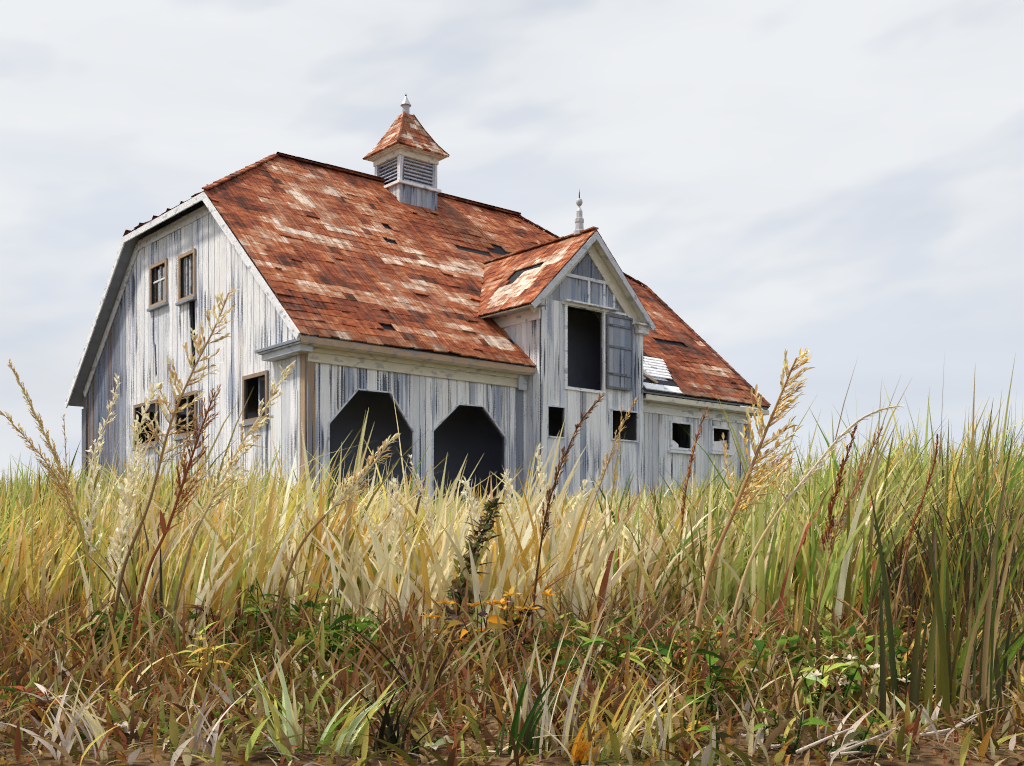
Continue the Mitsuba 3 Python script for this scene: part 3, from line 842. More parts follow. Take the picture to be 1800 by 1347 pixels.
C_ = {k: lin(*v) for k, v in dict(gold=(212, 176, 88), yellow=(214, 204, 110), lime=(170, 184, 92), straw=(232, 220, 172), cream=(247, 238, 206), reed=(84, 94, 58), green=(108, 142, 54), deep=(62, 92, 38), olive=(120, 116, 52), dark=(74, 73, 52),
                                    rust=(160, 96, 66), red=(140, 76, 54), orange=(222, 156, 50), ochre=(176, 130, 58), tan=(196, 166, 122), brown=(106, 78, 54), umber=(66, 52, 40), grey=(168, 154, 140), bone=(226, 214, 200), black=(40, 40, 30), plum=(92, 80, 78), mint=(206, 222, 170)).items()}


def ribbons(base, h, az, lean, width, facing, color, prof, tip=None, sag=0.15, fold=0.0, K=6, root=0.62):
    """Blades or leaves, all arrays over N: (vertices, faces, colours). az: the way it leans, facing: the way its width runs."""
    n = len(h)
    t = np.linspace(0, 1, K)
    prof = np.interp(t, np.linspace(0, 1, len(prof)), prof)
    out = (lean * h)[:, None] * t[None] ** 1.7
    up = h[:, None] * (t[None] - (sag * lean)[:, None] * t[None] ** 3)
    c = np.stack([base[:, 0:1] + out * np.cos(az)[:, None], base[:, 1:2] + out * np.sin(az)[:, None], base[:, 2:3] + up], -1)
    wd = np.stack([np.cos(facing), np.sin(facing), np.zeros(n)], -1)[:, None] * (width[:, None] * prof[None] * 0.5)[..., None]
    cols = color[:, None] * (root + (1 - root) * np.ones((1, K)))[..., None]
    if tip is not None:
        cols = cols * (1 - t[None, :, None] ** 1.5) + tip[:, None] * t[None, :, None] ** 1.5
    if fold > 0:
        nrm = np.stack([-np.sin(facing), np.cos(facing), np.zeros(n)], -1)[:, None] * (width[:, None] * prof[None] * fold)[..., None]
        v = np.stack([c - wd, c + nrm, c + wd], 2)
        m = 3
    else:
        v = np.stack([c - wd, c + wd], 2)
        m = 2
    v = v.reshape(-1, 3)
    cc = np.repeat(cols, m, 1).reshape(-1, 3)
    i, k, j = np.meshgrid(np.arange(n), np.arange(K - 1), np.arange(m - 1), indexing='ij')
    a = i * K * m + k * m + j
    q = np.stack([a, a + 1, a + m + 1, a + m], -1).reshape(-1, 4)
    return v, np.vstack([q[:, [0, 1, 2]], q[:, [0, 2, 3]]]), cc


BLADE = [.75, 1, .95, .78, .5, .05]
LEAF = [.12, .7, 1, .85, .45, .03]


def join(parts):
    n, vs, fs, cs = 0, [], [], []
    for v, f, c in parts:
        vs.append(v), fs.append(f + n), cs.append(c)
        n += len(v)
    return np.vstack(vs), np.vstack(fs), np.vstack(cs)


def plant(key, mesh):
    key = fresh(key)
    v, f, c = mesh
    scene[key] = mikit.ply((v, f), 'mat_plant', smooth=True, color=np.clip(c, 0.003, 0.95))
    return key


# ---- the meadow: species grow in patches of the field
#        centre x, y, radius x, y, palette with weights
PATCHES = [
    (-2.6, 6.2, 1.5, 2.2, [('yellow', 3), ('lime', 2.5), ('gold', 2.2), ('straw', 2.2), ('olive', 1.2), ('tan', .8), ('brown', .4)], 1.0),
    (-1.1, 6.6, 0.9, 2.4, [('straw', 3), ('gold', 2.4), ('yellow', 2.2), ('cream', 1.6), ('orange', .5), ('brown', .5)], .82),
    (-0.25, 6.2, 0.75, 2.2, [('cream', 7), ('straw', 4), ('tan', .8), ('gold', .8), ('yellow', .7)], .66),
    (0.55, 6.2, 0.55, 2.0, [('straw', 3), ('cream', 2), ('tan', 2), ('rust', .5), ('lime', .8), ('gold', .8)], .72),
    (1.5, 6.3, 0.8, 2.4, [('lime', 3), ('yellow', 2.2), ('olive', 2), ('green', 1.4), ('straw', 1.2), ('tan', .6)], 1.06),
    (2.6, 6.6, 1.0, 2.4, [('lime', 3), ('olive', 2), ('yellow', 2), ('green', 2), ('gold', .8), ('rust', .5), ('tan', .5)], 1.2),
    (3.2, 5.2, 0.8, 1.3, [('dark', 3), ('olive', 3), ('brown', 1.5), ('gold', .8), ('green', 1), ('tan', .5)], .8),
    (-4.5, 12, 3.0, 4, [('green', 3), ('lime', 3), ('olive', 2), ('yellow', 2), ('gold', 1)], .84),
    (-1.0, 13, 1.8, 4, [('straw', 3), ('cream', 2.5), ('lime', 1), ('yellow', 1.2), ('gold', 1)], .48),
    (0.9, 13, 1.4, 4, [('cream', 3), ('straw', 3), ('tan', 1), ('lime', 1)], .48),
    (4.0, 13, 2.6, 4, [('lime', 3), ('green', 3), ('yellow', 2), ('olive', 2), ('gold', 1)], 1.2),
    (-9, 23, 6, 6, [('green', 4), ('lime', 3), ('olive', 2), ('yellow', 2)], .85),
    (-1.5, 21, 2.8, 4, [('lime', 2), ('straw', 3), ('green', 1.5), ('gold', 1)], .36),
    (1.2, 21, 2.0, 4, [('straw', 3), ('cream', 2), ('lime', 1)], .36),
    (8, 24, 6, 6, [('lime', 3), ('green', 3), ('olive', 2), ('yellow', 1.5)], 1.0),
]
names = list(C_)
pal = np.array([C_[k] for k in names])


def front_edge(x):
    return 5.9 + 1.3 * (meshkit.noise(np.stack([np.asarray(x) * 1.3, 0 * np.asarray(x), 0 * np.asarray(x)], -1), 77) - .5)


def meadow(n, y0, y1, hmean, wmean, seed, power=2.0, lo=0.55, spread=0.5, K=6, clump=0.5, inside=None):
    r = np.random.default_rng(seed)
    y = (r.random(n) * (y1 ** power - y0 ** power) + y0 ** power) ** (1 / power)
    x = (r.random(n) * 2 - 1) * (spread * y + 0.6)
    # blades stand in tufts
    ci = r.random(n) < clump
    gx, gy = np.round(x / 0.22), np.round(y / 0.22)
    jx = (np.sin(gx * 12.9898 + gy * 78.233) * 43758.5453) % 1
    jy = (np.sin(gx * 39.346 + gy * 11.135) * 24634.6345) % 1
    x = np.where(ci, (gx + jx - .5) * 0.22 + r.normal(0, .025, n), x)
    y = np.where(ci, (gy + jy - .5) * 0.22 + r.normal(0, .025, n), y)
    keep = y > y0
    lx, ly = (x - BX) * CA + (y - BY) * SA, (y - BY) * CA - (x - BX) * SA
    keep &= ~((lx > -.12) & (lx < L + .1) & (ly > -0.12) & (ly < W) & ~((lx < A0) & (ly < -.02))) & ~((lx > A0 - .1) & (lx < A1 + .1) & (ly > BB - .12) & (ly < W))
    if inside is not None:
        keep &= inside(x, y)
    x, y, ci = x[keep], y[keep], ci[keep]
    n = len(x)
    w = np.stack([np.exp(-(((x - p[0]) / p[2]) ** 2 + ((y - p[1]) / p[3]) ** 2)) + 1e-9 for p in PATCHES], -1)
    w /= w.sum(1, keepdims=True)
    hf = (w * [p[5] for p in PATCHES]).sum(1)
    which = (w.cumsum(1) < r.random((n, 1))).sum(1).clip(0, len(PATCHES) - 1)
    # neighbouring blades of a tuft share a colour
    tuft = (np.sin(np.round(x / .22) * 91.17 + np.round(y / .22) * 47.53) * 9631.7) % 1
    u = np.where(r.random(n) < 0.5, tuft, r.random(n))
    ix = np.zeros(n, int)
    for k, p in enumerate(PATCHES):
        m = which == k
        ws = np.array([b for _, b in p[4]], float).cumsum()
        ix[m] = np.array([names.index(a) for a, _ in p[4]])[(ws / ws[-1] < u[m][:, None]).sum(1).clip(0, len(ws) - 1)]
    col = pal[ix] * r.uniform(.75, 1.15, (n, 1)) * (1 + r.normal(0, .05, (n, 3)))
    big = meshkit.fbm(np.stack([x * .8, y * .8, x * 0], -1), 3, 17)
    broad = meshkit.fbm(np.stack([x * .33, y * .2, x * 0 + 4], -1), 2, 19)
    h = (0.45 + 1.1 * broad) * hmean * hf * (0.45 + 1.1 * big) * np.clip(r.normal(1, .2, n), lo, 1.5) * np.where(r.random(n) < .04, 1.35, 1.0)
    wind = r.normal(0.25, 1.0, n)
    az = np.where(r.random(n) < .62, wind * .8, r.uniform(0, 2 * math.pi, n))
    lean = np.abs(r.normal(.28, .2, n)) + (r.random(n) < .08) * r.uniform(.2, .6, n)
    width = wmean * r.uniform(.5, 1.5, n) * np.where((which == 2) | (which == 3), 1.8, 1.0)
    facing = r.normal(0, .75, n)
    tip = np.where(r.random((n, 1)) < .5, col * 1.12 + .02, col * .6 + .4 * C_['straw'])
    base = np.stack([x, y, ground_z(x, y) - .02], -1)
    return ribbons(base, h, az, lean, width, facing, col, BLADE, tip=tip, sag=.3, K=K)


parts = [meadow(9500, 5.1, 8.5, .76, .019, 101, inside=lambda x, y: y > front_edge(x)), meadow(15000, 8.5, 12.5, .72, .020, 102, K=5), meadow(17000, 12.5, 18, .62, .026, 103, K=5), meadow(24000, 18, 40, .60, .034, 104, K=4, spread=.62)]
lab(plant('meadow_grass', join(parts)), 'tall dry yellow and green meadow grass covering the slope below the barn', 'grass', kind='stuff')

# undergrowth at the meadow's near edge: short brown, rust and dull green blades
r = np.random.default_rng(31)
n = 15000
y = np.sqrt(r.uniform(3.15 ** 2, 6.9 ** 2, n))
x = (r.random(n) * 2 - 1) * (.5 * y + .4)
base = np.stack([x, y, ground_z(x, y) - .01], -1)
und = ['brown', 'ochre', 'olive', 'brown', 'rust', 'olive', 'ochre', 'tan', 'brown', 'rust', 'olive', 'straw']
zone = meshkit.fbm(np.stack([x * 1.5, y * 1.1, 0 * x], -1), 2, 41)
ix = ((zone * 2.2 - .5 + r.normal(0, .17, n)) * len(und)).astype(int) % len(und)
col = np.array([C_[k] for k in und])[ix] * r.uniform(.7, 1.35, (n, 1))
clump = meshkit.fbm(np.stack([x * 2.4, y * 2.4, 0 * x + 5], -1), 2, 43)
h = r.uniform(.06, .24, n) * np.clip((y - 3.15) * .7, .2, 1.0) * (.45 + .9 * clump)
lab(plant('undergrowth', ribbons(base, h, r.uniform(0, 6.3, n), np.abs(r.normal(.6, .45, n)), r.uniform(.007, .017, n), r.normal(0, .9, n), col, BLADE, sag=.35, K=5)),
    'low rust, brown and olive undergrowth at the foot of the tall grass', 'undergrowth', kind='stuff')
n = 2200
y = np.sqrt(r.uniform(3.35 ** 2, 6.6 ** 2, n))
x = (r.random(n) * 2 - 1) * (.5 * y + .4)
grow = meshkit.fbm(np.stack([x * 1.1 + 7, y * 1.1, 0 * x + 2], -1), 2, 47)
ok = r.random(n) < np.clip((grow - .36) * 4, .06, 1)
x, y, grow = x[ok], y[ok], grow[ok]
n = len(x)
base = np.stack([x, y, ground_z(x, y) + r.uniform(0, .13, n) * np.clip(y - 3.3, .1, 1)], -1)
lc = ['deep', 'olive', 'green', 'deep', 'brown', 'green', 'olive', 'deep']
col = np.array([C_[k] for k in lc])[((meshkit.noise(np.stack([x * 2, y * 2, 0 * x], -1), 49) * 1.6 + r.normal(0, .15, n)) * len(lc)).astype(int) % len(lc)] * r.uniform(.6, 1.1, (n, 1))
lab(plant('ground_leaf_cover', ribbons(base, r.uniform(.015, .05, n), r.uniform(0, 6.3, n), r.uniform(1.0, 3.2, n), r.uniform(.02, .05, n), r.uniform(0, 6.3, n), col, LEAF, sag=.12, fold=.15, K=5)),
    'small green and brown leaves covering the ground between the tufts', 'ground cover', kind='stuff')

n = 2600
y = np.sqrt(r.uniform(3.35 ** 2, 6.8 ** 2, n))
x = (r.random(n) * 2 - 1) * (.5 * y + .3)
base = np.stack([x, y, ground_z(x, y) - .01], -1)
dc = ['tan', 'straw', 'brown', 'olive', 'rust', 'gold', 'ochre', 'brown', 'red', 'lime']
col = np.array([C_[k] for k in dc])[r.integers(0, len(dc), n)] * r.uniform(.5, 1.0, (n, 1))
lab(plant('dry_stems', ribbons(base, r.uniform(.16, .42, n) * np.clip((y - 2.9) * .6, .4, 1.0), np.where(r.random(n) < .6, r.normal(.2, .6, n), r.normal(3.1, .6, n)), np.abs(r.normal(.45, .3, n)), r.uniform(.009, .021, n), r.normal(0, .6, n), col, BLADE, tip=col * .6 + .4 * C_['tan'], sag=.3, fold=.1, K=6)),
    'slanting dry straw and brown stems standing through the undergrowth', 'dry stems', kind='stuff')

# pale broken blades over the soil of the foreground
n = 1500
y = r.uniform(3.15, 4.9, n)
x = (r.random(n) * 2 - 1) * (.5 * y + .2)
base = np.stack([x, y, ground_z(x, y) - .005], -1)
dc = ['bone', 'tan', 'straw', 'ochre', 'rust', 'brown', 'olive', 'yellow', 'tan', 'lime', 'olive']
col = np.array([C_[k] for k in dc])[r.integers(0, len(dc), n)] * r.uniform(.55, .95, (n, 1))
lab(plant('broken_blades', ribbons(base, r.uniform(.04, .17, n), r.uniform(0, 6.3, n), np.abs(r.normal(.9, .6, n)), r.uniform(.010, .027, n), r.normal(0, .8, n), col, LEAF, tip=col * .7 + .3 * C_['brown'], sag=.2, fold=.14, K=6)),
    'pale and rust coloured broken blades over the soil in the foreground', 'dry blades', kind='stuff')
# leafy green cover in patches
n = 950
px_ = np.array([[-.95, 5.3, .38, .7], [-.7, 4.7, .3, .4], [.5, 4.75, .5, .3], [.95, 4.5, .3, .3], [1.35, 4.4, .35, .35], [-1.75, 5.2, .25, .3]])
q = px_[r.integers(0, len(px_), n)]
x, y = q[:, 0] + r.normal(0, .55, n) * q[:, 2], q[:, 1] + r.normal(0, .55, n) * q[:, 3]
ok = y > 3.6
x, y = x[ok], y[ok]
n = len(x)
base = np.stack([x, y, ground_z(x, y) + r.uniform(.0, .19, n)], -1)
dc = ['green', 'deep', 'lime', 'green', 'olive', 'deep']
col = np.array([C_[k] for k in dc])[r.integers(0, len(dc), n)] * r.uniform(.65, 1.1, (n, 1))
lab(plant('leafy_ground_cover', ribbons(base, r.uniform(.02, .06, n), r.uniform(0, 6.3, n), r.uniform(.8, 2.6, n), r.uniform(.018, .04, n), r.uniform(0, 6.3, n), col, LEAF, sag=.16, fold=.15, K=6)),
    'patches of fresh green leaves low in front of the tall grass', 'ground cover', kind='stuff')

# litter: fallen dry leaves and broken straws on the soil
n = 2600
x, y = r.uniform(-2.4, 2.4, n), r.uniform(3.1, 4.8, n)
base = np.stack([x, y, ground_z(x, y) + .006 + r.uniform(0, .012, n)], -1)
lc = ['tan', 'umber', 'brown', 'grey', 'rust', 'straw', 'olive']
col = np.array([C_[k] for k in lc])[r.integers(0, len(lc), n)] * r.uniform(.3, .75, (n, 1))
straw = ribbons(base, r.uniform(.012, .03, n), r.uniform(0, 6.3, n), r.uniform(3, 7, n), r.uniform(.004, .012, n), r.uniform(0, 6.3, n), col, BLADE, sag=.05, K=4)
lab(plant('plant_litter', straw), 'fallen straws and dry leaf bits lying on the bare soil', 'plant litter', kind='stuff')


def tuft(key, label, cat, px, py, top, n, cols, width, lean=(.2, .7), az=None, seed=0, fold=.12, group=None, tipcols=None, hvar=(.6, 1.05), spread=.03, part='blade', sag=.3):
    """A tuft of broad blades from one root; every blade a part."""
    r = np.random.default_rng(1000 + seed)
    b = on_ground(px, py)
    H = (py - top) * b[1] / 2014.261
    key = fresh(key)
    labels[key] = {}
    if key.startswith(('straw', 'reed')):
        n = int(n * 1.6)
    if key.startswith('straw'):
        hvar, sag = (.35, 1.1), .12
    for k in range(n):
        h = np.array([H * r.uniform(*hvar)])
        a = np.array([r.normal(*az) if az else (0 if r.random() < .5 else math.pi) + r.normal(0, .7)])
        le = np.array([r.uniform(*lean)])
        p = b[None] + np.array([[r.normal(0, spread), r.normal(0, spread * .6), -.01]])
        p[:, 2] = ground_z(p[:, 0], p[:, 1]) - .01
        c = C_[cols[r.integers(len(cols))]][None] * r.uniform(.8, 1.1)
        tp = C_[tipcols[r.integers(len(tipcols))]][None] if tipcols else None
        plant(f'{key}__{part}', ribbons(p, h, a, le, np.array([width * (1.25 if key.startswith('straw') else .9 if key.startswith('reed') else 1.45) * r.uniform(.55, 1.35)]), np.array([a[0] * 0 + r.normal(0, .5)]), c, BLADE, tip=tp, sag=sag, fold=fold, K=9))
    lab(key, label, cat, group)
    return key


def leaf(key, p, d, length, width, col, droop=.5, r=None, prof=LEAF, tip=None):
    """One leaf from p in the direction d (unit, horizontal part and rise), bending down by droop."""
    d = np.asarray(d, float)
    t = np.linspace(0, 1, 7)
    c = p + d * (t * length)[:, None] + np.array([0, 0, -1.0]) * (droop * length * t ** 2)[:, None]
    side = np.cross(d, [0, 0, 1.0])
    side = side / (np.linalg.norm(side) + 1e-9)
    if r is not None:
        side = side + r.normal(0, .35, 3)
        side /= np.linalg.norm(side)
    w = np.interp(t, np.linspace(0, 1, len(prof)), prof) * width * .5
    up = np.cross(side, d)
    v = np.stack([c - side * w[:, None] + up * (w * .35)[:, None], c, c + side * w[:, None] + up * (w * .35)[:, None]], 1).reshape(-1, 3)
    k, j = np.meshgrid(np.arange(6), np.arange(2), indexing='ij')
    a = k * 3 + j
    q = np.stack([a, a + 1, a + 4, a + 3], -1).reshape(-1, 4)
    cc = np.repeat((col[None] * np.ones((7, 1)) if tip is None else col[None] * (1 - t[:, None]) + tip[None] * t[:, None]), 3, 0)
    cc[1::3] *= 1.1
    return v, np.vstack([q[:, [0, 1, 2]], q[:, [0, 2, 3]]]), cc


def tube(pts, radii, col, sides=6, col2=None):
    p = np.asarray(pts, float)
    t = np.gradient(p, axis=0)
    t /= np.linalg.norm(t, axis=1, keepdims=True) + 1e-12
    a = np.cross(t, [0.1, 1.0, 0.05])
    a /= np.linalg.norm(a, axis=1, keepdims=True) + 1e-12
    b, ang = np.cross(t, a), np.arange(sides) * 2 * np.pi / sides
    v = p[:, None] + np.broadcast_to(radii, (len(p),))[:, None, None] * (np.cos(ang)[None, :, None] * a[:, None] + np.sin(ang)[None, :, None] * b[:, None])
    i, j = np.meshgrid(np.arange(len(p) - 1), np.arange(sides), indexing='ij')
    q = np.stack([i * sides + j, i * sides + (j + 1) % sides, (i + 1) * sides + (j + 1) % sides, (i + 1) * sides + j], -1).reshape(-1, 4)
    c = np.repeat(col[None] if col2 is None else col[None] * (1 - np.linspace(0, 1, len(p))[:, None]) + col2[None] * np.linspace(0, 1, len(p))[:, None], sides, 0)
    if len(c) == sides:
        c = np.tile(c, (len(p), 1))
    return v.reshape(-1, 3), np.vstack([q[:, [0, 1, 2]], q[:, [0, 2, 3]]]), c


def curve(pts, n=24):
    """A smooth curve through the points."""
    p = np.asarray(pts, float)
    s = np.concatenate([[0], np.cumsum(np.linalg.norm(np.diff(p, axis=0), axis=1))])
    from scipy.interpolate import PchipInterpolator
    u = np.linspace(0, s[-1], n)
    return np.stack([PchipInterpolator(s, p[:, k])(u) for k in range(3)], -1)


def stalk(label, pts, y, stem, head_from, head, branch=.07, spike=.03, n=26, radius=.0035, seed=0, one_side=0, close=.5, lean_y=0.0, width=.5, group=None, key='seed_stalk', leaves=()):
    """A grass stalk with a seed head: pts are photograph places from low to high at distance y, its foot goes down to the soil."""
    r = np.random.default_rng(500 + seed)
    branch, spike, width, radius, n = branch * 1.2, spike * .85, width * .85, radius * 1.0, int(n * 1.7)
    p = [at(a, b, y + lean_y * k / len(pts)) for k, (a, b) in enumerate(pts)]
    d = p[0] - p[1]
    g = float(ground_z(p[0][0], y))
    foot = p[0] + np.array([d[0] / abs(d[2]) * (p[0][2] - g) * .4, 0, g - .02 - p[0][2]])
    c = curve([foot, *p], 40)
    key = fresh(key)
    lab(key, label, 'seed stalk', group)
    cs, ch = C_[stem[0]], [C_[k] for k in head]
    plant(f'{key}__stem', tube(c, np.linspace(radius * 1.5, radius * .45, 40), C_[stem[-1]], col2=cs))
    i0 = int(head_from * 39)
    parts = [tube(c[i0 - 1:], np.linspace(radius * 1.05, radius * .5, 41 - i0), ch[0], 5)]
    tang = np.gradient(c, axis=0)
    tang /= np.linalg.norm(tang, axis=1, keepdims=True)
    for k in range(n):
        f = (k + r.random()) / n
        q = i0 + f * (39 - i0)
        b = c[int(q)] + (c[min(int(q) + 1, 39)] - c[int(q)]) * (q % 1)
        tg = tang[int(q)]
        sd = one_side if one_side and r.random() < .8 else (1 if r.random() < .5 else -1)
        perp = np.array([tg[2], 0, -tg[0]]) * sd + np.array([0, r.normal(0, .5), 0])
        perp /= np.linalg.norm(perp)
        ln = branch * (1 - .75 * f) * r.uniform(.6, 1.25)
        dr_ = tg * (1 - close) + perp * close
        dr_ /= np.linalg.norm(dr_)
        tt = np.linspace(0, 1, 6)
        br = b + dr_ * (tt * ln)[:, None] + tg * (.35 * ln * tt ** 2)[:, None]
        col = ch[r.integers(len(ch))] * r.uniform(.8, 1.1)
        parts.append(tube(br, np.linspace(.0016, .0007, 6), col * .9, 4))
        m = max(5, int(ln / spike * 5))
        for j in range(m):
            tq = (j + .6) / m
            at_ = b + dr_ * (tq * ln) + tg * (.35 * ln * tq ** 2)
            dd = dr_ * .7 + tg * .55 + r.normal(0, .34, 3)
            dd /= np.linalg.norm(dd)
            parts.append(leaf(None, at_, dd, spike * r.uniform(.7, 1.35), spike * width * r.uniform(.6, 1.2), ch[r.integers(len(ch))] * r.uniform(.95, 1.4), .15, r, prof=[.3, .9, 1, .7, .05]))
    plant(f'{key}__seed_head', join(parts))
    for (f, dx, dz, ln, wd, cn) in leaves:
        q = int(f * 39)
        dd = np.array([dx, r.normal(0, .2), dz])
        dd /= np.linalg.norm(dd)
        plant(f'{key}__leaf', leaf(None, c[q], dd, ln, wd, C_[cn], .25, r, prof=[.5, .9, 1, .8, .45, .03]))
    return key


SH = 'tall seed stalks rising above the meadow'
stalk('long golden green stalk bending left with a thin drooping plume, beside the left frame edge', [(135, 900), (95, 800), (60, 725), (17, 640)], 5.6, ('gold', 'lime'), .52, ('straw', 'gold', 'tan'), branch=.05, spike=.02, n=40, seed=1, radius=.006, close=.35, group=None)
stalk('low golden plume arching left at the left frame edge, under the longer drooping one', [(110, 860), (75, 805), (40, 765), (0, 722)], 5.4, ('tan', 'gold'), .5, ('tan', 'straw', 'gold'), branch=.06, spike=.022, n=34, seed=2, close=.4)
stalk('small peach seed stalk standing against the sky just left of the barn', [(118, 870), (116, 810), (112, 730)], 6.0, ('tan', 'tan'), .45, ('tan', 'orange', 'straw'), branch=.035, spike=.018, n=14, seed=3, close=.4)
stalk('cream white plume in front of the barn\'s dark left corner', [(164, 850), (168, 790), (190, 735), (208, 668)], 5.6, ('cream', 'bone'), .38, ('cream', 'bone', 'cream'), branch=.06, spike=.032, n=22, seed=4, close=.45, width=.6)
stalk('bushy white plume in front of the lower left gable window', [(222, 880), (236, 810), (248, 745), (275, 680)], 5.2, ('cream', 'cream'), .3, ('cream', 'bone', 'cream', 'straw'), branch=.075, spike=.036, n=30, seed=5, close=.4, width=.6)
stalk('tallest beige stalk with a loose plume crossing the gable below the upper windows', [(215, 1010), (262, 885), (300, 745), (345, 640), (378, 575), (402, 515)], 4.9, ('tan', 'brown'), .56, ('tan', 'straw', 'tan', 'cream'), branch=.12, spike=.042, n=24, seed=6, radius=.006, close=.6, width=.42, leaves=((.62, -1, -.1, .13, .022, 'tan'), (.66, 1, -.1, .2, .02, 'straw'), (.7, -.9, .3, .11, .02, 'tan')))
stalk('rust red branching seed stalk in front of the gable', [(258, 1010), (296, 925), (325, 840), (352, 760), (378, 690)], 4.9, ('rust', 'rust'), .55, ('rust', 'tan', 'rust', 'tan'), branch=.10, spike=.032, n=20, seed=7, radius=.0065, close=.42, width=.42, leaves=((.5, .8, .7, .17, .03, 'rust'), (.5, -.15, 1, .15, .024, 'rust')))
stalk('long pale stalk leaning right across the lower right gable window', [(335, 960), (378, 870), (425, 780), (468, 715), (505, 645)], 5.0, ('straw', 'brown'), .5, ('cream', 'cream', 'straw', 'tan'), branch=.085, spike=.034, n=20, seed=8, radius=.0055, close=.45, width=.5, leaves=((.74, .95, .15, .13, .022, 'straw'), (.55, .55, .85, .14, .03, 'straw')))
stalk('curved dry stalk with a small cream head leaning across the left cart door', [(482, 1140), (495, 1050), (528, 960), (585, 892), (632, 845), (668, 800), (690, 770)], 4.6, ('tan', 'brown'), .68, ('cream', 'straw', 'tan'), branch=.06, spike=.034, n=18, seed=9, radius=.006, close=.4, width=.42)
stalk('thin cream stalk between the two cart doors', [(765, 960), (752, 900), (736, 850), (722, 808)], 5.6, ('cream', 'straw'), .6, ('cream', 'bone'), branch=.03, spike=.03, n=8, seed=10, close=.35)
stalk('dark brown feathery stalk in front of the bay below the loft door', [(955, 930), (975, 850), (998, 790), (1022, 740), (1055, 702)], 5.2, ('brown', 'brown'), .42, ('brown', 'rust', 'tan', 'brown'), branch=.05, spike=.032, n=24, seed=11, radius=.0045, close=.3, width=.45)
stalk('thin tan stalk rising across the right lower bay window', [(1030, 920), (1060, 840), (1082, 775), (1122, 700)], 5.6, ('tan', 'tan'), .62, ('tan', 'straw', 'tan'), branch=.045, spike=.028, n=12, seed=12, close=.3, width=.35)
stalk('short upright tan stalk right behind the thin tan one at the bay window', [(1078, 850), (1088, 780), (1093, 716)], 6.4, ('tan', 'olive'), .6, ('tan', 'gold'), branch=.03, spike=.024, n=9, seed=13, close=.3, width=.35)
stalk('rust tipped stalk in front of the wing\'s left window', [(1205, 870), (1218, 800), (1228, 760), (1243, 722)], 6.0, ('rust', 'olive'), .5, ('rust', 'tan', 'red'), branch=.035, spike=.028, n=20, seed=14, close=.25, width=.45)
stalk('biggest golden plume, spreading to the right beside the barn\'s right corner', [(1245, 1010), (1290, 900), (1330, 800), (1362, 720), (1400, 630)], 4.8, ('rust', 'tan'), .5, ('tan', 'gold', 'tan', 'straw', 'straw'), branch=.17, spike=.044, n=30, seed=15, radius=.008, close=.5, one_side=1, width=.4, leaves=((.52, .9, .35, .17, .035, 'tan'), (.5, -.4, .9, .1, .025, 'tan')))
stalk('pale arching stalk bending far to the right against the sky', [(1310, 1010), (1365, 905), (1425, 830), (1480, 765), (1525, 730), (1578, 714)], 4.7, ('straw', 'tan'), .6, ('bone', 'straw', 'cream'), branch=.045, spike=.026, n=20, seed=16, radius=.006, close=.3, one_side=1, width=.3)
stalk('rust seed stalk among green blades under the arching one', [(1462, 900), (1480, 830), (1493, 785), (1506, 752)], 5.6, ('rust', 'olive'), .4, ('rust', 'red', 'brown'), branch=.045, spike=.03, n=26, seed=17, close=.3, width=.5)
stalk('pinkish tan stalk leaning right of the rust one', [(1478, 910), (1510, 845), (1530, 795), (1552, 752)], 5.3, ('rust', 'tan'), .45, ('rust', 'grey', 'tan'), branch=.05, spike=.034, n=16, seed=18, close=.3, width=.4)
stalk('reddish club headed stalk against the sky left of the dark reeds', [(1600, 940), (1625, 870), (1643, 810), (1648, 768)], 5.0, ('red', 'tan'), .45, ('red', 'rust'), branch=.02, spike=.022, n=26, seed=19, radius=.005, close=.2, width=.5)

for k, (lb_, q) in enumerate([
        ('short cream plume before the left cart door\'s right edge', [(700, 960), (697, 900), (690, 850)]),
        ('short cream plume before the middle of the right cart door', [(842, 960), (832, 900), (815, 848)]),
        ('cream plume before the right cart door\'s right edge', [(905, 960), (900, 890), (888, 835)]),
        ('white plume before the bay\'s left window', [(965, 960), (952, 860), (945, 790)]),
        ('white plume between the bay\'s two lower windows, low in the grass', [(1010, 980), (1018, 900), (1030, 850)])]):
    stalk(lb_, q, 5.7 + .1 * k, ('cream', 'straw'), .45, ('cream', 'bone', 'cream'), branch=.06, spike=.036, n=16, seed=30 + k, radius=.004, close=.4, width=.6)

# green and pale blades that stand out above the meadow
tuft('tall_grass_blades', 'bright green broad blades standing before the left foot of the left cart door', 'grass tuft', 560, 1010, 800, 14, ['green', 'lime', 'deep', 'olive'], .022, (.1, .4), seed=1, spread=.09)
tuft('tall_grass_blades', 'fresh green leafy clump in front of the left cart door\'s foot', 'grass tuft', 640, 1110, 872, 12, ['lime', 'green', 'lime'], .028, (.2, .6), seed=2, spread=.08)
tuft('tall_grass_blades', 'pale cream broad blades standing high before the bay\'s left corner', 'grass tuft', 940, 1100, 700, 16, ['straw', 'gold', 'cream', 'straw', 'cream'], .0156, (.08, .35), az=(.3, .9), seed=3, spread=.07, hvar=(.5, 1.02))
tuft('tall_grass_blades', 'cream and straw blades fanning out before the bay', 'grass tuft', 985, 1120, 790, 22, ['straw', 'gold', 'cream', 'straw', 'cream'], .0203, (.1, .5), seed=4, spread=.09, hvar=(.5, 1))
tuft('tall_grass_blades', 'deep green pointed blades at the bay\'s right corner', 'grass tuft', 1100, 1040, 795, 12, ['green', 'deep', 'lime'], .02, (.08, .35), seed=5, spread=.07, hvar=(.55, 1))
tuft('tall_grass_blades', 'olive green blades before the wing, tall and slightly bent', 'grass tuft', 1170, 1060, 770, 16, ['olive', 'lime', 'gold', 'green'], .012, (.15, .5), az=(.1, .6), seed=6, spread=.16)
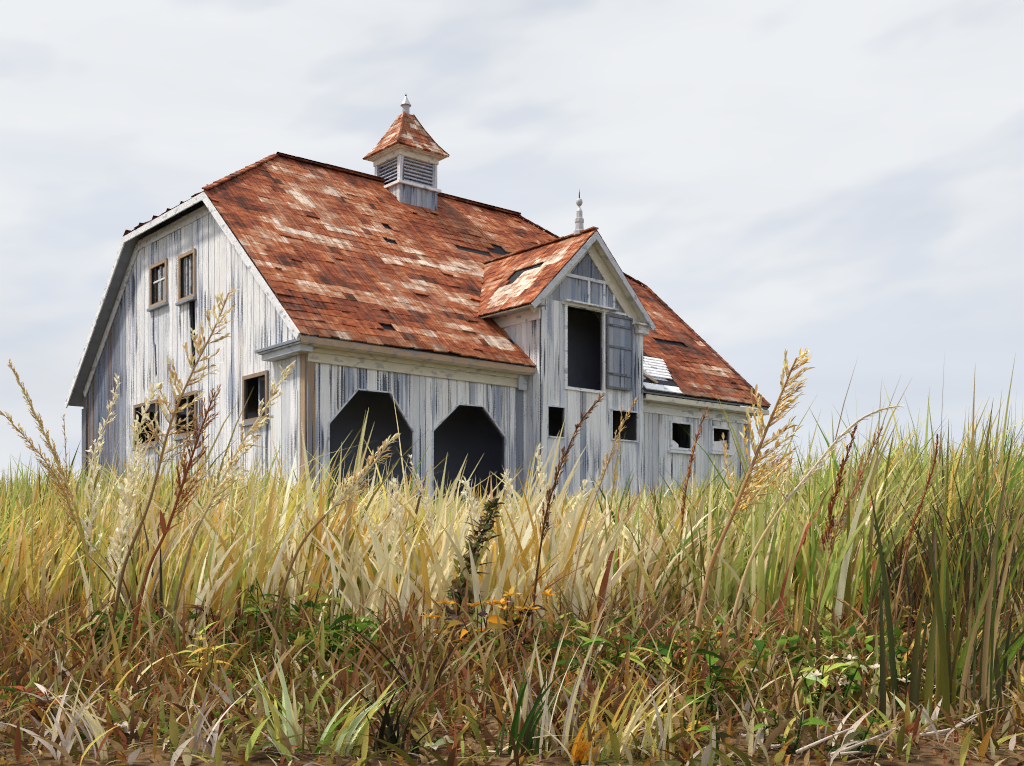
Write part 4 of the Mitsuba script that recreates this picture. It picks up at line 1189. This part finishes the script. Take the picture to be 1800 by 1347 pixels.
tuft('tall_grass_blades', 'bright yellow green blades leaning right under the biggest plume', 'grass tuft', 1390, 1060, 740, 22, ['lime', 'yellow', 'green', 'gold'], .013, (.2, .6), az=(.0, .5), seed=7, spread=.16, hvar=(.55, 1))
tuft('tall_grass_blades', 'upright yellow green blades in the gap right of the arching stalk', 'grass tuft', 1500, 1080, 735, 16, ['lime', 'green', 'yellow', 'olive'], .012, (.1, .45), az=(.1, .7), seed=8, spread=.14, hvar=(.5, 1))
tuft('tall_grass_blades', 'golden arching blades left of the dark reeds', 'grass tuft', 1560, 1090, 790, 10, ['gold', 'orange', 'olive'], .012, (.25, .75), az=(.1, .5), seed=9, spread=.1, hvar=(.6, 1))
tuft('tall_grass_blades', 'single tall bright blade group against the sky before the reeds', 'grass tuft', 1645, 1080, 715, 5, ['lime', 'green', 'olive'], .014, (.15, .3), az=(.0, .3), seed=10, spread=.06, hvar=(.55, 1.03))
tuft('tall_grass_blades', 'yellow green broad blades at the left frame edge', 'grass tuft', 60, 1060, 790, 18, ['lime', 'gold', 'yellow', 'olive'], .014, (.1, .5), seed=11, spread=.16)
tuft('tall_grass_blades', 'olive broad blades before the barn\'s left corner', 'grass tuft', 170, 1050, 765, 20, ['olive', 'lime', 'gold', 'green'], .018, (.08, .35), seed=12, spread=.14, hvar=(.5, 1))
tuft('tall_grass_blades', 'green blades rising in front of the gable\'s right part', 'grass tuft', 440, 1060, 800, 18, ['lime', 'green', 'yellow', 'olive'], .018, (.1, .4), seed=13, spread=.2, hvar=(.5, 1))
tuft('tall_grass_blades', 'grey brown long stems bending apart in the left meadow', 'grass tuft', 240, 1140, 870, 9, ['brown', 'grey', 'plum', 'tan'], .012, (.15, .5), seed=14, spread=.06, hvar=(.7, 1.05))
tuft('tall_grass_blades', 'pale broad straw blades below the right cart door', 'grass tuft', 800, 1135, 865, 26, ['straw', 'gold', 'cream', 'straw', 'cream', 'yellow'], .0218, (.1, .5), seed=15, spread=.2, hvar=(.6, 1))
tuft('tall_grass_blades', 'cream broad blades between the cart doors\' feet', 'grass tuft', 725, 1135, 862, 24, ['straw', 'gold', 'cream', 'straw', 'cream'], .0218, (.1, .6), seed=16, spread=.14, hvar=(.55, 1))
tuft('tall_grass_blades', 'long tan blade group slanting right in the middle meadow', 'grass tuft', 1085, 1080, 880, 6, ['tan', 'straw'], .014, (.4, .8), az=(.1, .2), seed=17, spread=.06, hvar=(.75, 1.2))

tuft('tall_grass_blades', 'massed cream blades right before the left cart door', 'grass tuft', 665, 1130, 862, 30, ['straw', 'gold', 'cream', 'straw', 'cream', 'cream'], .0211, (.1, .6), seed=18, spread=.16, hvar=(.5, 1))
tuft('tall_grass_blades', 'massed cream blades right before the right cart door', 'grass tuft', 860, 1130, 850, 30, ['straw', 'gold', 'cream', 'cream', 'straw'], .0211, (.1, .55), seed=19, spread=.15, hvar=(.5, 1))
tuft('tall_grass_blades', 'cream tuft left of the curved dry stalk', 'grass tuft', 520, 1125, 850, 18, ['straw', 'cream', 'gold', 'tan'], .0140, (.1, .5), seed=20, spread=.17, hvar=(.5, 1))
tuft('tall_grass_blades', 'green blades rising to the wing\'s right window', 'grass tuft', 1285, 1060, 775, 22, ['lime', 'green', 'yellow', 'olive'], .013, (.15, .5), az=(.1, .5), seed=21, spread=.16, hvar=(.5, 1))
tuft('tall_grass_blades', 'yellow green blades against the sky right of the biggest plume', 'grass tuft', 1435, 1050, 745, 24, ['lime', 'yellow', 'green', 'olive'], .013, (.15, .6), az=(.1, .6), seed=22, spread=.18, hvar=(.5, 1))
tuft('tall_grass_blades', 'olive blades against the sky at the right frame edge', 'grass tuft', 1765, 1050, 800, 20, ['olive', 'green', 'dark', 'gold'], .012, (.15, .6), seed=23, spread=.18, hvar=(.5, 1))
tuft('tall_grass_blades', 'golden green blades left of the drooping left plumes', 'grass tuft', 15, 1030, 800, 18, ['gold', 'olive', 'lime'], .014, (.1, .6), seed=24, spread=.16, hvar=(.5, 1))

# reeds at the right edge
tuft('reed_clump', 'tall dark green reeds with one straight stem, left clump near the lower right corner', 'reeds', 1625, 1275, 850, 7, ['dark', 'reed', 'olive', 'dark'], .021, (.02, .22), seed=31, spread=.07, hvar=(.55, 1.05), tipcols=['reed', 'olive'])
tuft('reed_clump', 'tallest dark green reeds fanning up to the sky near the right frame edge', 'reeds', 1690, 1265, 715, 13, ['dark', 'reed', 'olive', 'reed', 'lime', 'tan'], .017, (.05, .35), az=(.2, .9), seed=32, spread=.07, hvar=(.6, 1.03), tipcols=['reed', 'green', 'olive'])
tuft('reed_clump', 'dark reeds leaning right into the right frame edge', 'reeds', 1720, 1235, 920, 10, ['reed', 'dark', 'olive', 'green'], .018, (.35, .85), az=(.1, .25), seed=33, spread=.07, hvar=(.6, 1.0))
tuft('reed_clump', 'brownish reed clump behind the dark green ones', 'reeds', 1740, 1120, 790, 44, ['dark', 'olive', 'brown', 'plum', 'tan', 'reed'], .012, (.08, .5), seed=34, spread=.14, hvar=(.5, 1.0))
tuft('reed_clump', 'dull olive reed clump left behind the straight stem', 'reeds', 1610, 1110, 850, 34, ['dark', 'olive', 'brown', 'rust', 'reed'], .012, (.08, .5), seed=35, spread=.12, hvar=(.5, 1.0))

tuft('reed_clump', 'brown and olive reeds between the two dark green clumps', 'reeds', 1680, 1135, 830, 34, ['dark', 'brown', 'plum', 'reed', 'gold'], .012, (.08, .5), seed=36, spread=.13, hvar=(.5, 1.0))

# tufts in the foreground
tuft('straw_tuft', 'cream crossed straws on the soil below the left meadow', 'grass tuft', 112, 1325, 1170, 7, ['bone', 'tan', 'straw'], .010, (.15, .6), seed=51, spread=.02)
tuft('straw_tuft', 'pale straws leaning left, second tuft from the lower left corner', 'grass tuft', 175, 1330, 1165, 7, ['bone', 'straw', 'grey'], .009, (.3, .8), az=(2.9, .3), seed=52, spread=.025)
tuft('straw_tuft', 'broken bone coloured straws below the mustard yellow herb', 'grass tuft', 360, 1335, 1190, 8, ['bone', 'grey', 'tan'], .009, (.2, .8), seed=53, spread=.04)
tuft('straw_tuft', 'broad yellow green blades leaning left at the bottom', 'grass tuft', 512, 1320, 1140, 9, ['yellow', 'mint', 'lime', 'straw'], .014, (.2, .8), az=(2.7, .5), seed=54, spread=.03)
tuft('straw_tuft', 'lime blades bent right at the bottom, beside the black tuft', 'grass tuft', 592, 1330, 1180, 9, ['yellow', 'lime', 'green', 'mint'], .013, (.3, 1.0), az=(.3, .5), seed=55, spread=.03)
tuft('straw_tuft', 'withered black tuft at the bottom of the picture', 'grass tuft', 695, 1325, 1190, 16, ['black', 'umber', 'dark'], .010, (.15, 1.1), seed=56, spread=.035)
tuft('straw_tuft', 'brown grey stems above the black tuft', 'grass tuft', 720, 1240, 1060, 12, ['brown', 'grey', 'tan', 'umber'], .010, (.2, .9), seed=57, spread=.05)
tuft('straw_tuft', 'rust red pointed blades in the middle undergrowth', 'grass tuft', 705, 1165, 1030, 11, ['red', 'rust', 'rust'], .014, (.1, .45), seed=58, spread=.06)
tuft('straw_tuft', 'tall cream crossed straws in the bottom middle', 'grass tuft', 948, 1325, 1090, 13, ['bone', 'straw', 'cream', 'grey'], .010, (.1, .5), seed=59, spread=.06)
tuft('straw_tuft', 'dark green narrow blades at the bottom, left of the orange tuft', 'grass tuft', 918, 1335, 1170, 8, ['deep', 'dark', 'deep'], .009, (.15, .5), az=(.4, .6), seed=60, spread=.04)
tuft('straw_tuft', 'bright orange blades at the bottom edge', 'grass tuft', 1022, 1342, 1225, 8, ['orange', 'gold', 'orange'], .014, (.15, .8), az=(.5, .7), seed=61, spread=.02)
tuft('straw_tuft', 'long straw blades arching right at the bottom middle', 'grass tuft', 1075, 1330, 1165, 16, ['straw', 'yellow', 'gold', 'cream'], .009, (.3, 1.0), az=(.0, .45), seed=62, spread=.05)
tuft('straw_tuft', 'upright pale straws right of the arching straw blades', 'grass tuft', 1172, 1335, 1190, 8, ['straw', 'bone', 'yellow'], .009, (.1, .4), seed=63, spread=.035)
tuft('straw_tuft', 'bleached white straws amid the rust red undergrowth', 'grass tuft', 1160, 1130, 1040, 16, ['bone', 'cream', 'grey'], .010, (.2, .8), seed=64, spread=.11)
tuft('straw_tuft', 'rust blades behind the bleached white straws', 'grass tuft', 1040, 1120, 1010, 15, ['rust', 'red', 'brown', 'tan'], .012, (.1, .5), seed=65, spread=.13)
tuft('straw_tuft', 'green blades arching over in the right foreground', 'grass tuft', 1462, 1165, 1060, 14, ['lime', 'mint', 'green', 'straw'], .010, (.4, 1.1), seed=66, spread=.05)
tuft('straw_tuft', 'rust red tuft behind the white flowered herb', 'grass tuft', 1505, 1130, 1040, 15, ['red', 'rust', 'brown'], .014, (.3, .9), seed=67, spread=.12)
tuft('straw_tuft', 'pale grass arching left beside the green nettle', 'grass tuft', 1300, 1170, 1040, 16, ['lime', 'mint', 'straw', 'olive'], .009, (.3, .9), seed=68, spread=.09)
tuft('straw_tuft', 'brown straw tuft right of the olive seedling', 'grass tuft', 1330, 1300, 1130, 12, ['brown', 'tan', 'olive', 'straw'], .008, (.2, .8), seed=69, spread=.06)
tuft('straw_tuft', 'golden wispy tuft at the left frame edge', 'grass tuft', 45, 1165, 1050, 14, ['gold', 'orange', 'olive'], .007, (.4, 1.1), seed=70, spread=.06)
tuft('straw_tuft', 'orange slanting blades right of the dark dry mullein', 'grass tuft', 890, 1130, 960, 9, ['orange', 'gold', 'rust'], .013, (.5, 1.0), az=(.1, .25), seed=71, spread=.04, hvar=(.75, 1.1))
tuft('straw_tuft', 'whitish leaf sheaths at the foot of the dark reeds', 'grass tuft', 1632, 1285, 1215, 7, ['bone', 'mint', 'cream'], .014, (.1, .6), seed=72, spread=.02)


def herb(key, label, px, py, top, cols, n=18, ln=.08, wd=.03, seed=0, droop=.5, stems=3, spread=.06, flower=None, nf=0, fl=.02, cat='wild plant', stem_col='deep', lean=.3, low=.15):
    """A leafy plant: stems, leaves as parts, flowers as parts."""
    r = np.random.default_rng(2000 + seed)
    ln, wd, fl = ln * 1.5, wd * 1.45, fl * 1.25
    b = on_ground(px, py)
    H = (py - top) * b[1] / 2014.261
    key = fresh(key)
    lab(key, label, cat)
    st = []
    for k in range(stems):
        d = np.array([r.normal(0, lean), r.normal(0, lean * .5), 1.0])
        p0 = b + np.array([r.normal(0, spread), r.normal(0, spread * .5), 0])
        p0[2] = float(ground_z(p0[0], p0[1])) - .01
        t = np.linspace(0, 1, 10)[:, None]
        c = p0 + d * H * r.uniform(.75, 1.0) * t + np.array([r.normal(0, .08), 0, 0]) * H * t ** 2
        st.append(c)
        plant(f'{key}__stem', tube(c, np.linspace(.005, .002, 10), C_[stem_col]))
    for k in range(n):
        c = st[r.integers(stems)]
        f = r.uniform(low, 1)
        p = c[int(f * 9)]
        a = r.uniform(0, 6.28)
        d = np.array([math.cos(a), math.sin(a) * .8, r.uniform(.1, .8)])
        d /= np.linalg.norm(d)
        plant(f'{key}__leaf', leaf(None, p, d, ln * r.uniform(.6, 1.2), wd * r.uniform(.7, 1.2), C_[cols[r.integers(len(cols))]] * r.uniform(.7, 1.1), droop, r))
    for k in range(nf):
        c = st[r.integers(stems)]
        p = c[-1 - r.integers(4)] + r.normal(0, ln * .45, 3) * [1, .6, .5]
        m = []
        for q in range(6):
            a = q * 1.05 + r.uniform(0, .5)
            d = np.array([math.cos(a), math.sin(a) * .6 - .3, .45 + r.uniform(-.2, .3)])
            m.append(leaf(None, p, d / np.linalg.norm(d), fl * r.uniform(.8, 1.3), fl * .55, C_[flower[r.integers(len(flower))]] * r.uniform(.85, 1.1), .2, r))
        m.append(tube([p - [0, 0, fl * .6], p], [.0015, .0015], C_[stem_col], 4))
        plant(f'{key}__flower', join(m))
    return key


herb('leafy_herb', 'bright green leafy herb below the left cart door', 545, 1150, 1010, ['green', 'lime', 'green', 'deep'], n=34, ln=.10, wd=.035, seed=1, stems=5, spread=.09)
herb('leafy_herb', 'darker green leafy herb in the middle, left of the rust red blades', 600, 1190, 1075, ['green', 'deep', 'green'], n=30, ln=.10, wd=.036, seed=2, stems=5, spread=.09, droop=.7)
herb('leafy_herb', 'green herb with long leaves at the foot of the curved dry stalk', 440, 1160, 1020, ['green', 'deep', 'olive'], n=20, ln=.10, wd=.024, seed=3, stems=4, spread=.08)
herb('leafy_herb', 'low dark green herb at the left behind the crossed straws', 130, 1165, 1060, ['deep', 'green', 'deep'], n=22, ln=.08, wd=.034, seed=4, stems=4, spread=.12)
herb('leafy_herb', 'wide green herb below the bleached white straws', 1090, 1200, 1105, ['green', 'deep', 'lime', 'deep'], n=34, ln=.12, wd=.03, seed=5, stems=6, spread=.16, droop=.5)
herb('leafy_herb', 'upright green nettle right of the arching straw blades', 1262, 1265, 1120, ['green', 'deep', 'olive'], n=24, ln=.10, wd=.03, seed=6, stems=3, spread=.03)
herb('leafy_herb', 'small olive yellow seedling on the soil right of the bottom middle', 1218, 1315, 1235, ['yellow', 'olive', 'gold'], n=9, ln=.07, wd=.03, seed=7, stems=2, spread=.02, droop=.3)
herb('leafy_herb', 'low herb with small white flowers in the right foreground', 1490, 1250, 1150, ['green', 'lime', 'deep', 'mint'], n=36, ln=.075, wd=.03, seed=8, stems=6, spread=.13, flower=['bone', 'cream'], nf=12, fl=.022)
herb('leafy_herb', 'dark green ground herb at the bottom right among bleached twigs', 1410, 1325, 1240, ['deep', 'green', 'dark'], n=20, ln=.07, wd=.03, seed=9, stems=4, spread=.12, droop=.5)
herb('leafy_herb', 'mustard yellow herb in the left foreground', 345, 1225, 1120, ['gold', 'yellow', 'lime', 'gold'], n=22, ln=.085, wd=.016, seed=10, stems=4, spread=.06, stem_col='olive', flower=['gold', 'yellow'], nf=8, fl=.02)
herb('leafy_herb', 'plum brown withered herb left of the middle, above the mustard yellow herb', 345, 1150, 1050, ['plum', 'umber', 'plum', 'rust'], n=24, ln=.09, wd=.022, seed=11, stems=4, spread=.10, stem_col='umber', droop=.3)
herb('leafy_herb', 'plum coloured herb with orange yellow flowers right of the middle', 900, 1165, 1035, ['plum', 'umber', 'plum'], n=26, ln=.075, wd=.028, seed=12, stems=5, spread=.09, stem_col='umber', flower=['orange', 'gold', 'orange'], nf=16, fl=.038)
herb('leafy_herb', 'orange leaved herb left of the plum coloured one', 838, 1185, 1060, ['orange', 'gold', 'brown'], n=18, ln=.075, wd=.026, seed=13, stems=4, spread=.06, stem_col='brown')
herb('leafy_herb', 'orange leaved seedling beside the upright green nettle', 1225, 1180, 1090, ['orange', 'gold', 'orange'], n=14, ln=.06, wd=.02, seed=14, stems=3, spread=.08, stem_col='brown')
herb('leafy_herb', 'brown dried flower heads in front of the brownish reeds', 1640, 1160, 1050, ['brown', 'gold', 'umber'], n=22, ln=.05, wd=.014, seed=15, stems=4, spread=.08, stem_col='umber', flower=['brown', 'gold'], nf=10, fl=.02)
herb('leafy_herb', 'curled rust brown leaves near the lower left corner', 75, 1280, 1200, ['rust', 'brown', 'rust', 'bone'], n=18, ln=.08, wd=.02, seed=16, stems=3, spread=.05, stem_col='brown', droop=.2)
# the dark dry mullein
r = np.random.default_rng(88)
key = 'dry_mullein'
lab(key, 'dark grey green dry mullein stalk leaning right in the middle of the meadow', 'wild plant')
b = on_ground(806, 1140)
c = curve([b, at(812, 1060, b[1]), at(825, 990, b[1]), at(852, 930, b[1]), at(872, 880, b[1])], 30)
plant(f'{key}__stem', tube(c, np.linspace(.012, .006, 30), C_['dark']))
parts = []
for k in range(360):
    f = r.uniform(.05, 1)
    p = c[int(f * 29)] + r.normal(0, .012 + .03 * (1 - f), 3)
    a = r.uniform(0, 6.28)
    d = np.array([math.cos(a), math.sin(a), r.uniform(.3, 1.9)])
    parts.append(leaf(None, p, d / np.linalg.norm(d), r.uniform(.03, .06) + .09 * (1 - f) * r.random(), .026, C_[['dark', 'plum', 'olive', 'brown', 'reed'][r.integers(5)]] * r.uniform(1.1, 2.0), r.uniform(.1, .8), r))
plant(f'{key}__seed_head', join(parts))
for (f, dx, dz, ln) in ((.55, 1, .35, .15), (.7, 1, .5, .14), (.8, -.8, .8, .1), (.35, -1, .3, .1), (.5, .9, .1, .12)):
    d = np.array([dx, .2, dz])
    plant(f'{key}__leaf', leaf(None, c[int(f * 29)], d / np.linalg.norm(d), ln, .024, C_['dark'], .1, r))


# pale dead leaves and bleached twigs lying in the foreground
def fallen(key, label, px, py, n, cols, ln, wd, seed, cat='dead leaves', rise=(.05, .6)):
    r = np.random.default_rng(3000 + seed)
    b = on_ground(px, py)
    key = fresh(key)
    lab(key, label, cat)
    for k in range(n):
        a = r.uniform(0, 6.28)
        d = np.array([math.cos(a), math.sin(a) * .7, r.uniform(*rise)])
        d /= np.linalg.norm(d)
        p = b + np.array([r.normal(0, .02), r.normal(0, .02), 0])
        p[2] = float(ground_z(p[0], p[1])) + .008
        plant(f'{key}__leaf', leaf(None, p, d, ln * r.uniform(.6, 1.2), wd * r.uniform(.7, 1.2), C_[cols[r.integers(len(cols))]] * r.uniform(.7, 1.0), r.uniform(.2, .5), r))


fallen('dead_leaf_cluster', 'pale curled dead leaves nearest the lower left corner', 55, 1240, 7, ['bone', 'tan', 'grey'], .12, .022, 1)
fallen('dead_leaf_cluster', 'bone white dead leaves left of the bottom, under the mustard yellow herb', 235, 1290, 6, ['bone', 'grey', 'bone'], .12, .03, 2)
fallen('dead_leaf_cluster', 'two pale leaves on the soil below the mustard yellow herb', 300, 1305, 4, ['bone', 'grey'], .11, .024, 3)
fallen('dead_leaf_cluster', 'pinkish dead leaves at the bottom left of the lime blades', 478, 1325, 5, ['bone', 'grey', 'rust'], .10, .02, 4)
fallen('dead_leaf_cluster', 'grey leaves on the soil right of the black tuft', 765, 1315, 5, ['mint', 'grey', 'bone'], .09, .026, 5)
fallen('dead_leaf_cluster', 'cream dead leaves lying left of the tall cream straws', 838, 1325, 7, ['bone', 'tan', 'cream'], .11, .024, 6)
fallen('dead_leaf_cluster', 'rust and cream dead leaves above the cream ones', 820, 1290, 6, ['rust', 'red', 'tan'], .12, .018, 7)
fallen('dead_leaf_cluster', 'yellow olive leaves at the bottom beside the orange blades', 975, 1330, 4, ['yellow', 'olive'], .08, .022, 8)


def twig(label, paths, seed):
    r = np.random.default_rng(4000 + seed)
    key = fresh('bleached_twig')
    lab(key, label, 'twig')
    for p in paths:
        q = [on_ground(*p[0])]
        y = q[0][1]
        q[0][2] += .012
        for (a, b) in p[1:]:
            y += r.uniform(-.03, .03)
            v_ = at(a, b, y)
            v_[2] = max(v_[2], float(ground_z(v_[0], y)) + .012)
            q.append(v_)
        plant(f'{key}__branch', tube(curve(q, 14), np.linspace(.006, .0022, 14), C_['bone'] * .9))


twig('bleached forked twig lying at the bottom, right of the green nettle', [[(1300, 1300), (1350, 1318), (1400, 1330)], [(1355, 1320), (1400, 1300), (1412, 1250)], [(1400, 1330), (1450, 1300), (1500, 1280)], [(1440, 1310), (1437, 1260)]], 1)
twig('white twig branching below the dark reeds', [[(1600, 1300), (1660, 1285), (1720, 1258)], [(1690, 1272), (1735, 1300)], [(1715, 1262), (1718, 1232)], [(1715, 1260), (1760, 1275)]], 2)
twig('small white twig at the right frame edge', [[(1740, 1235), (1770, 1222), (1800, 1205)], [(1765, 1224), (1752, 1198)], [(1770, 1222), (1785, 1240)]], 3)
twig('pale straight twigs lying at the bottom between nettle and reeds', [[(1460, 1335), (1520, 1305), (1575, 1280)], [(1465, 1335), (1530, 1320)], [(1480, 1312), (1560, 1300)]], 4)
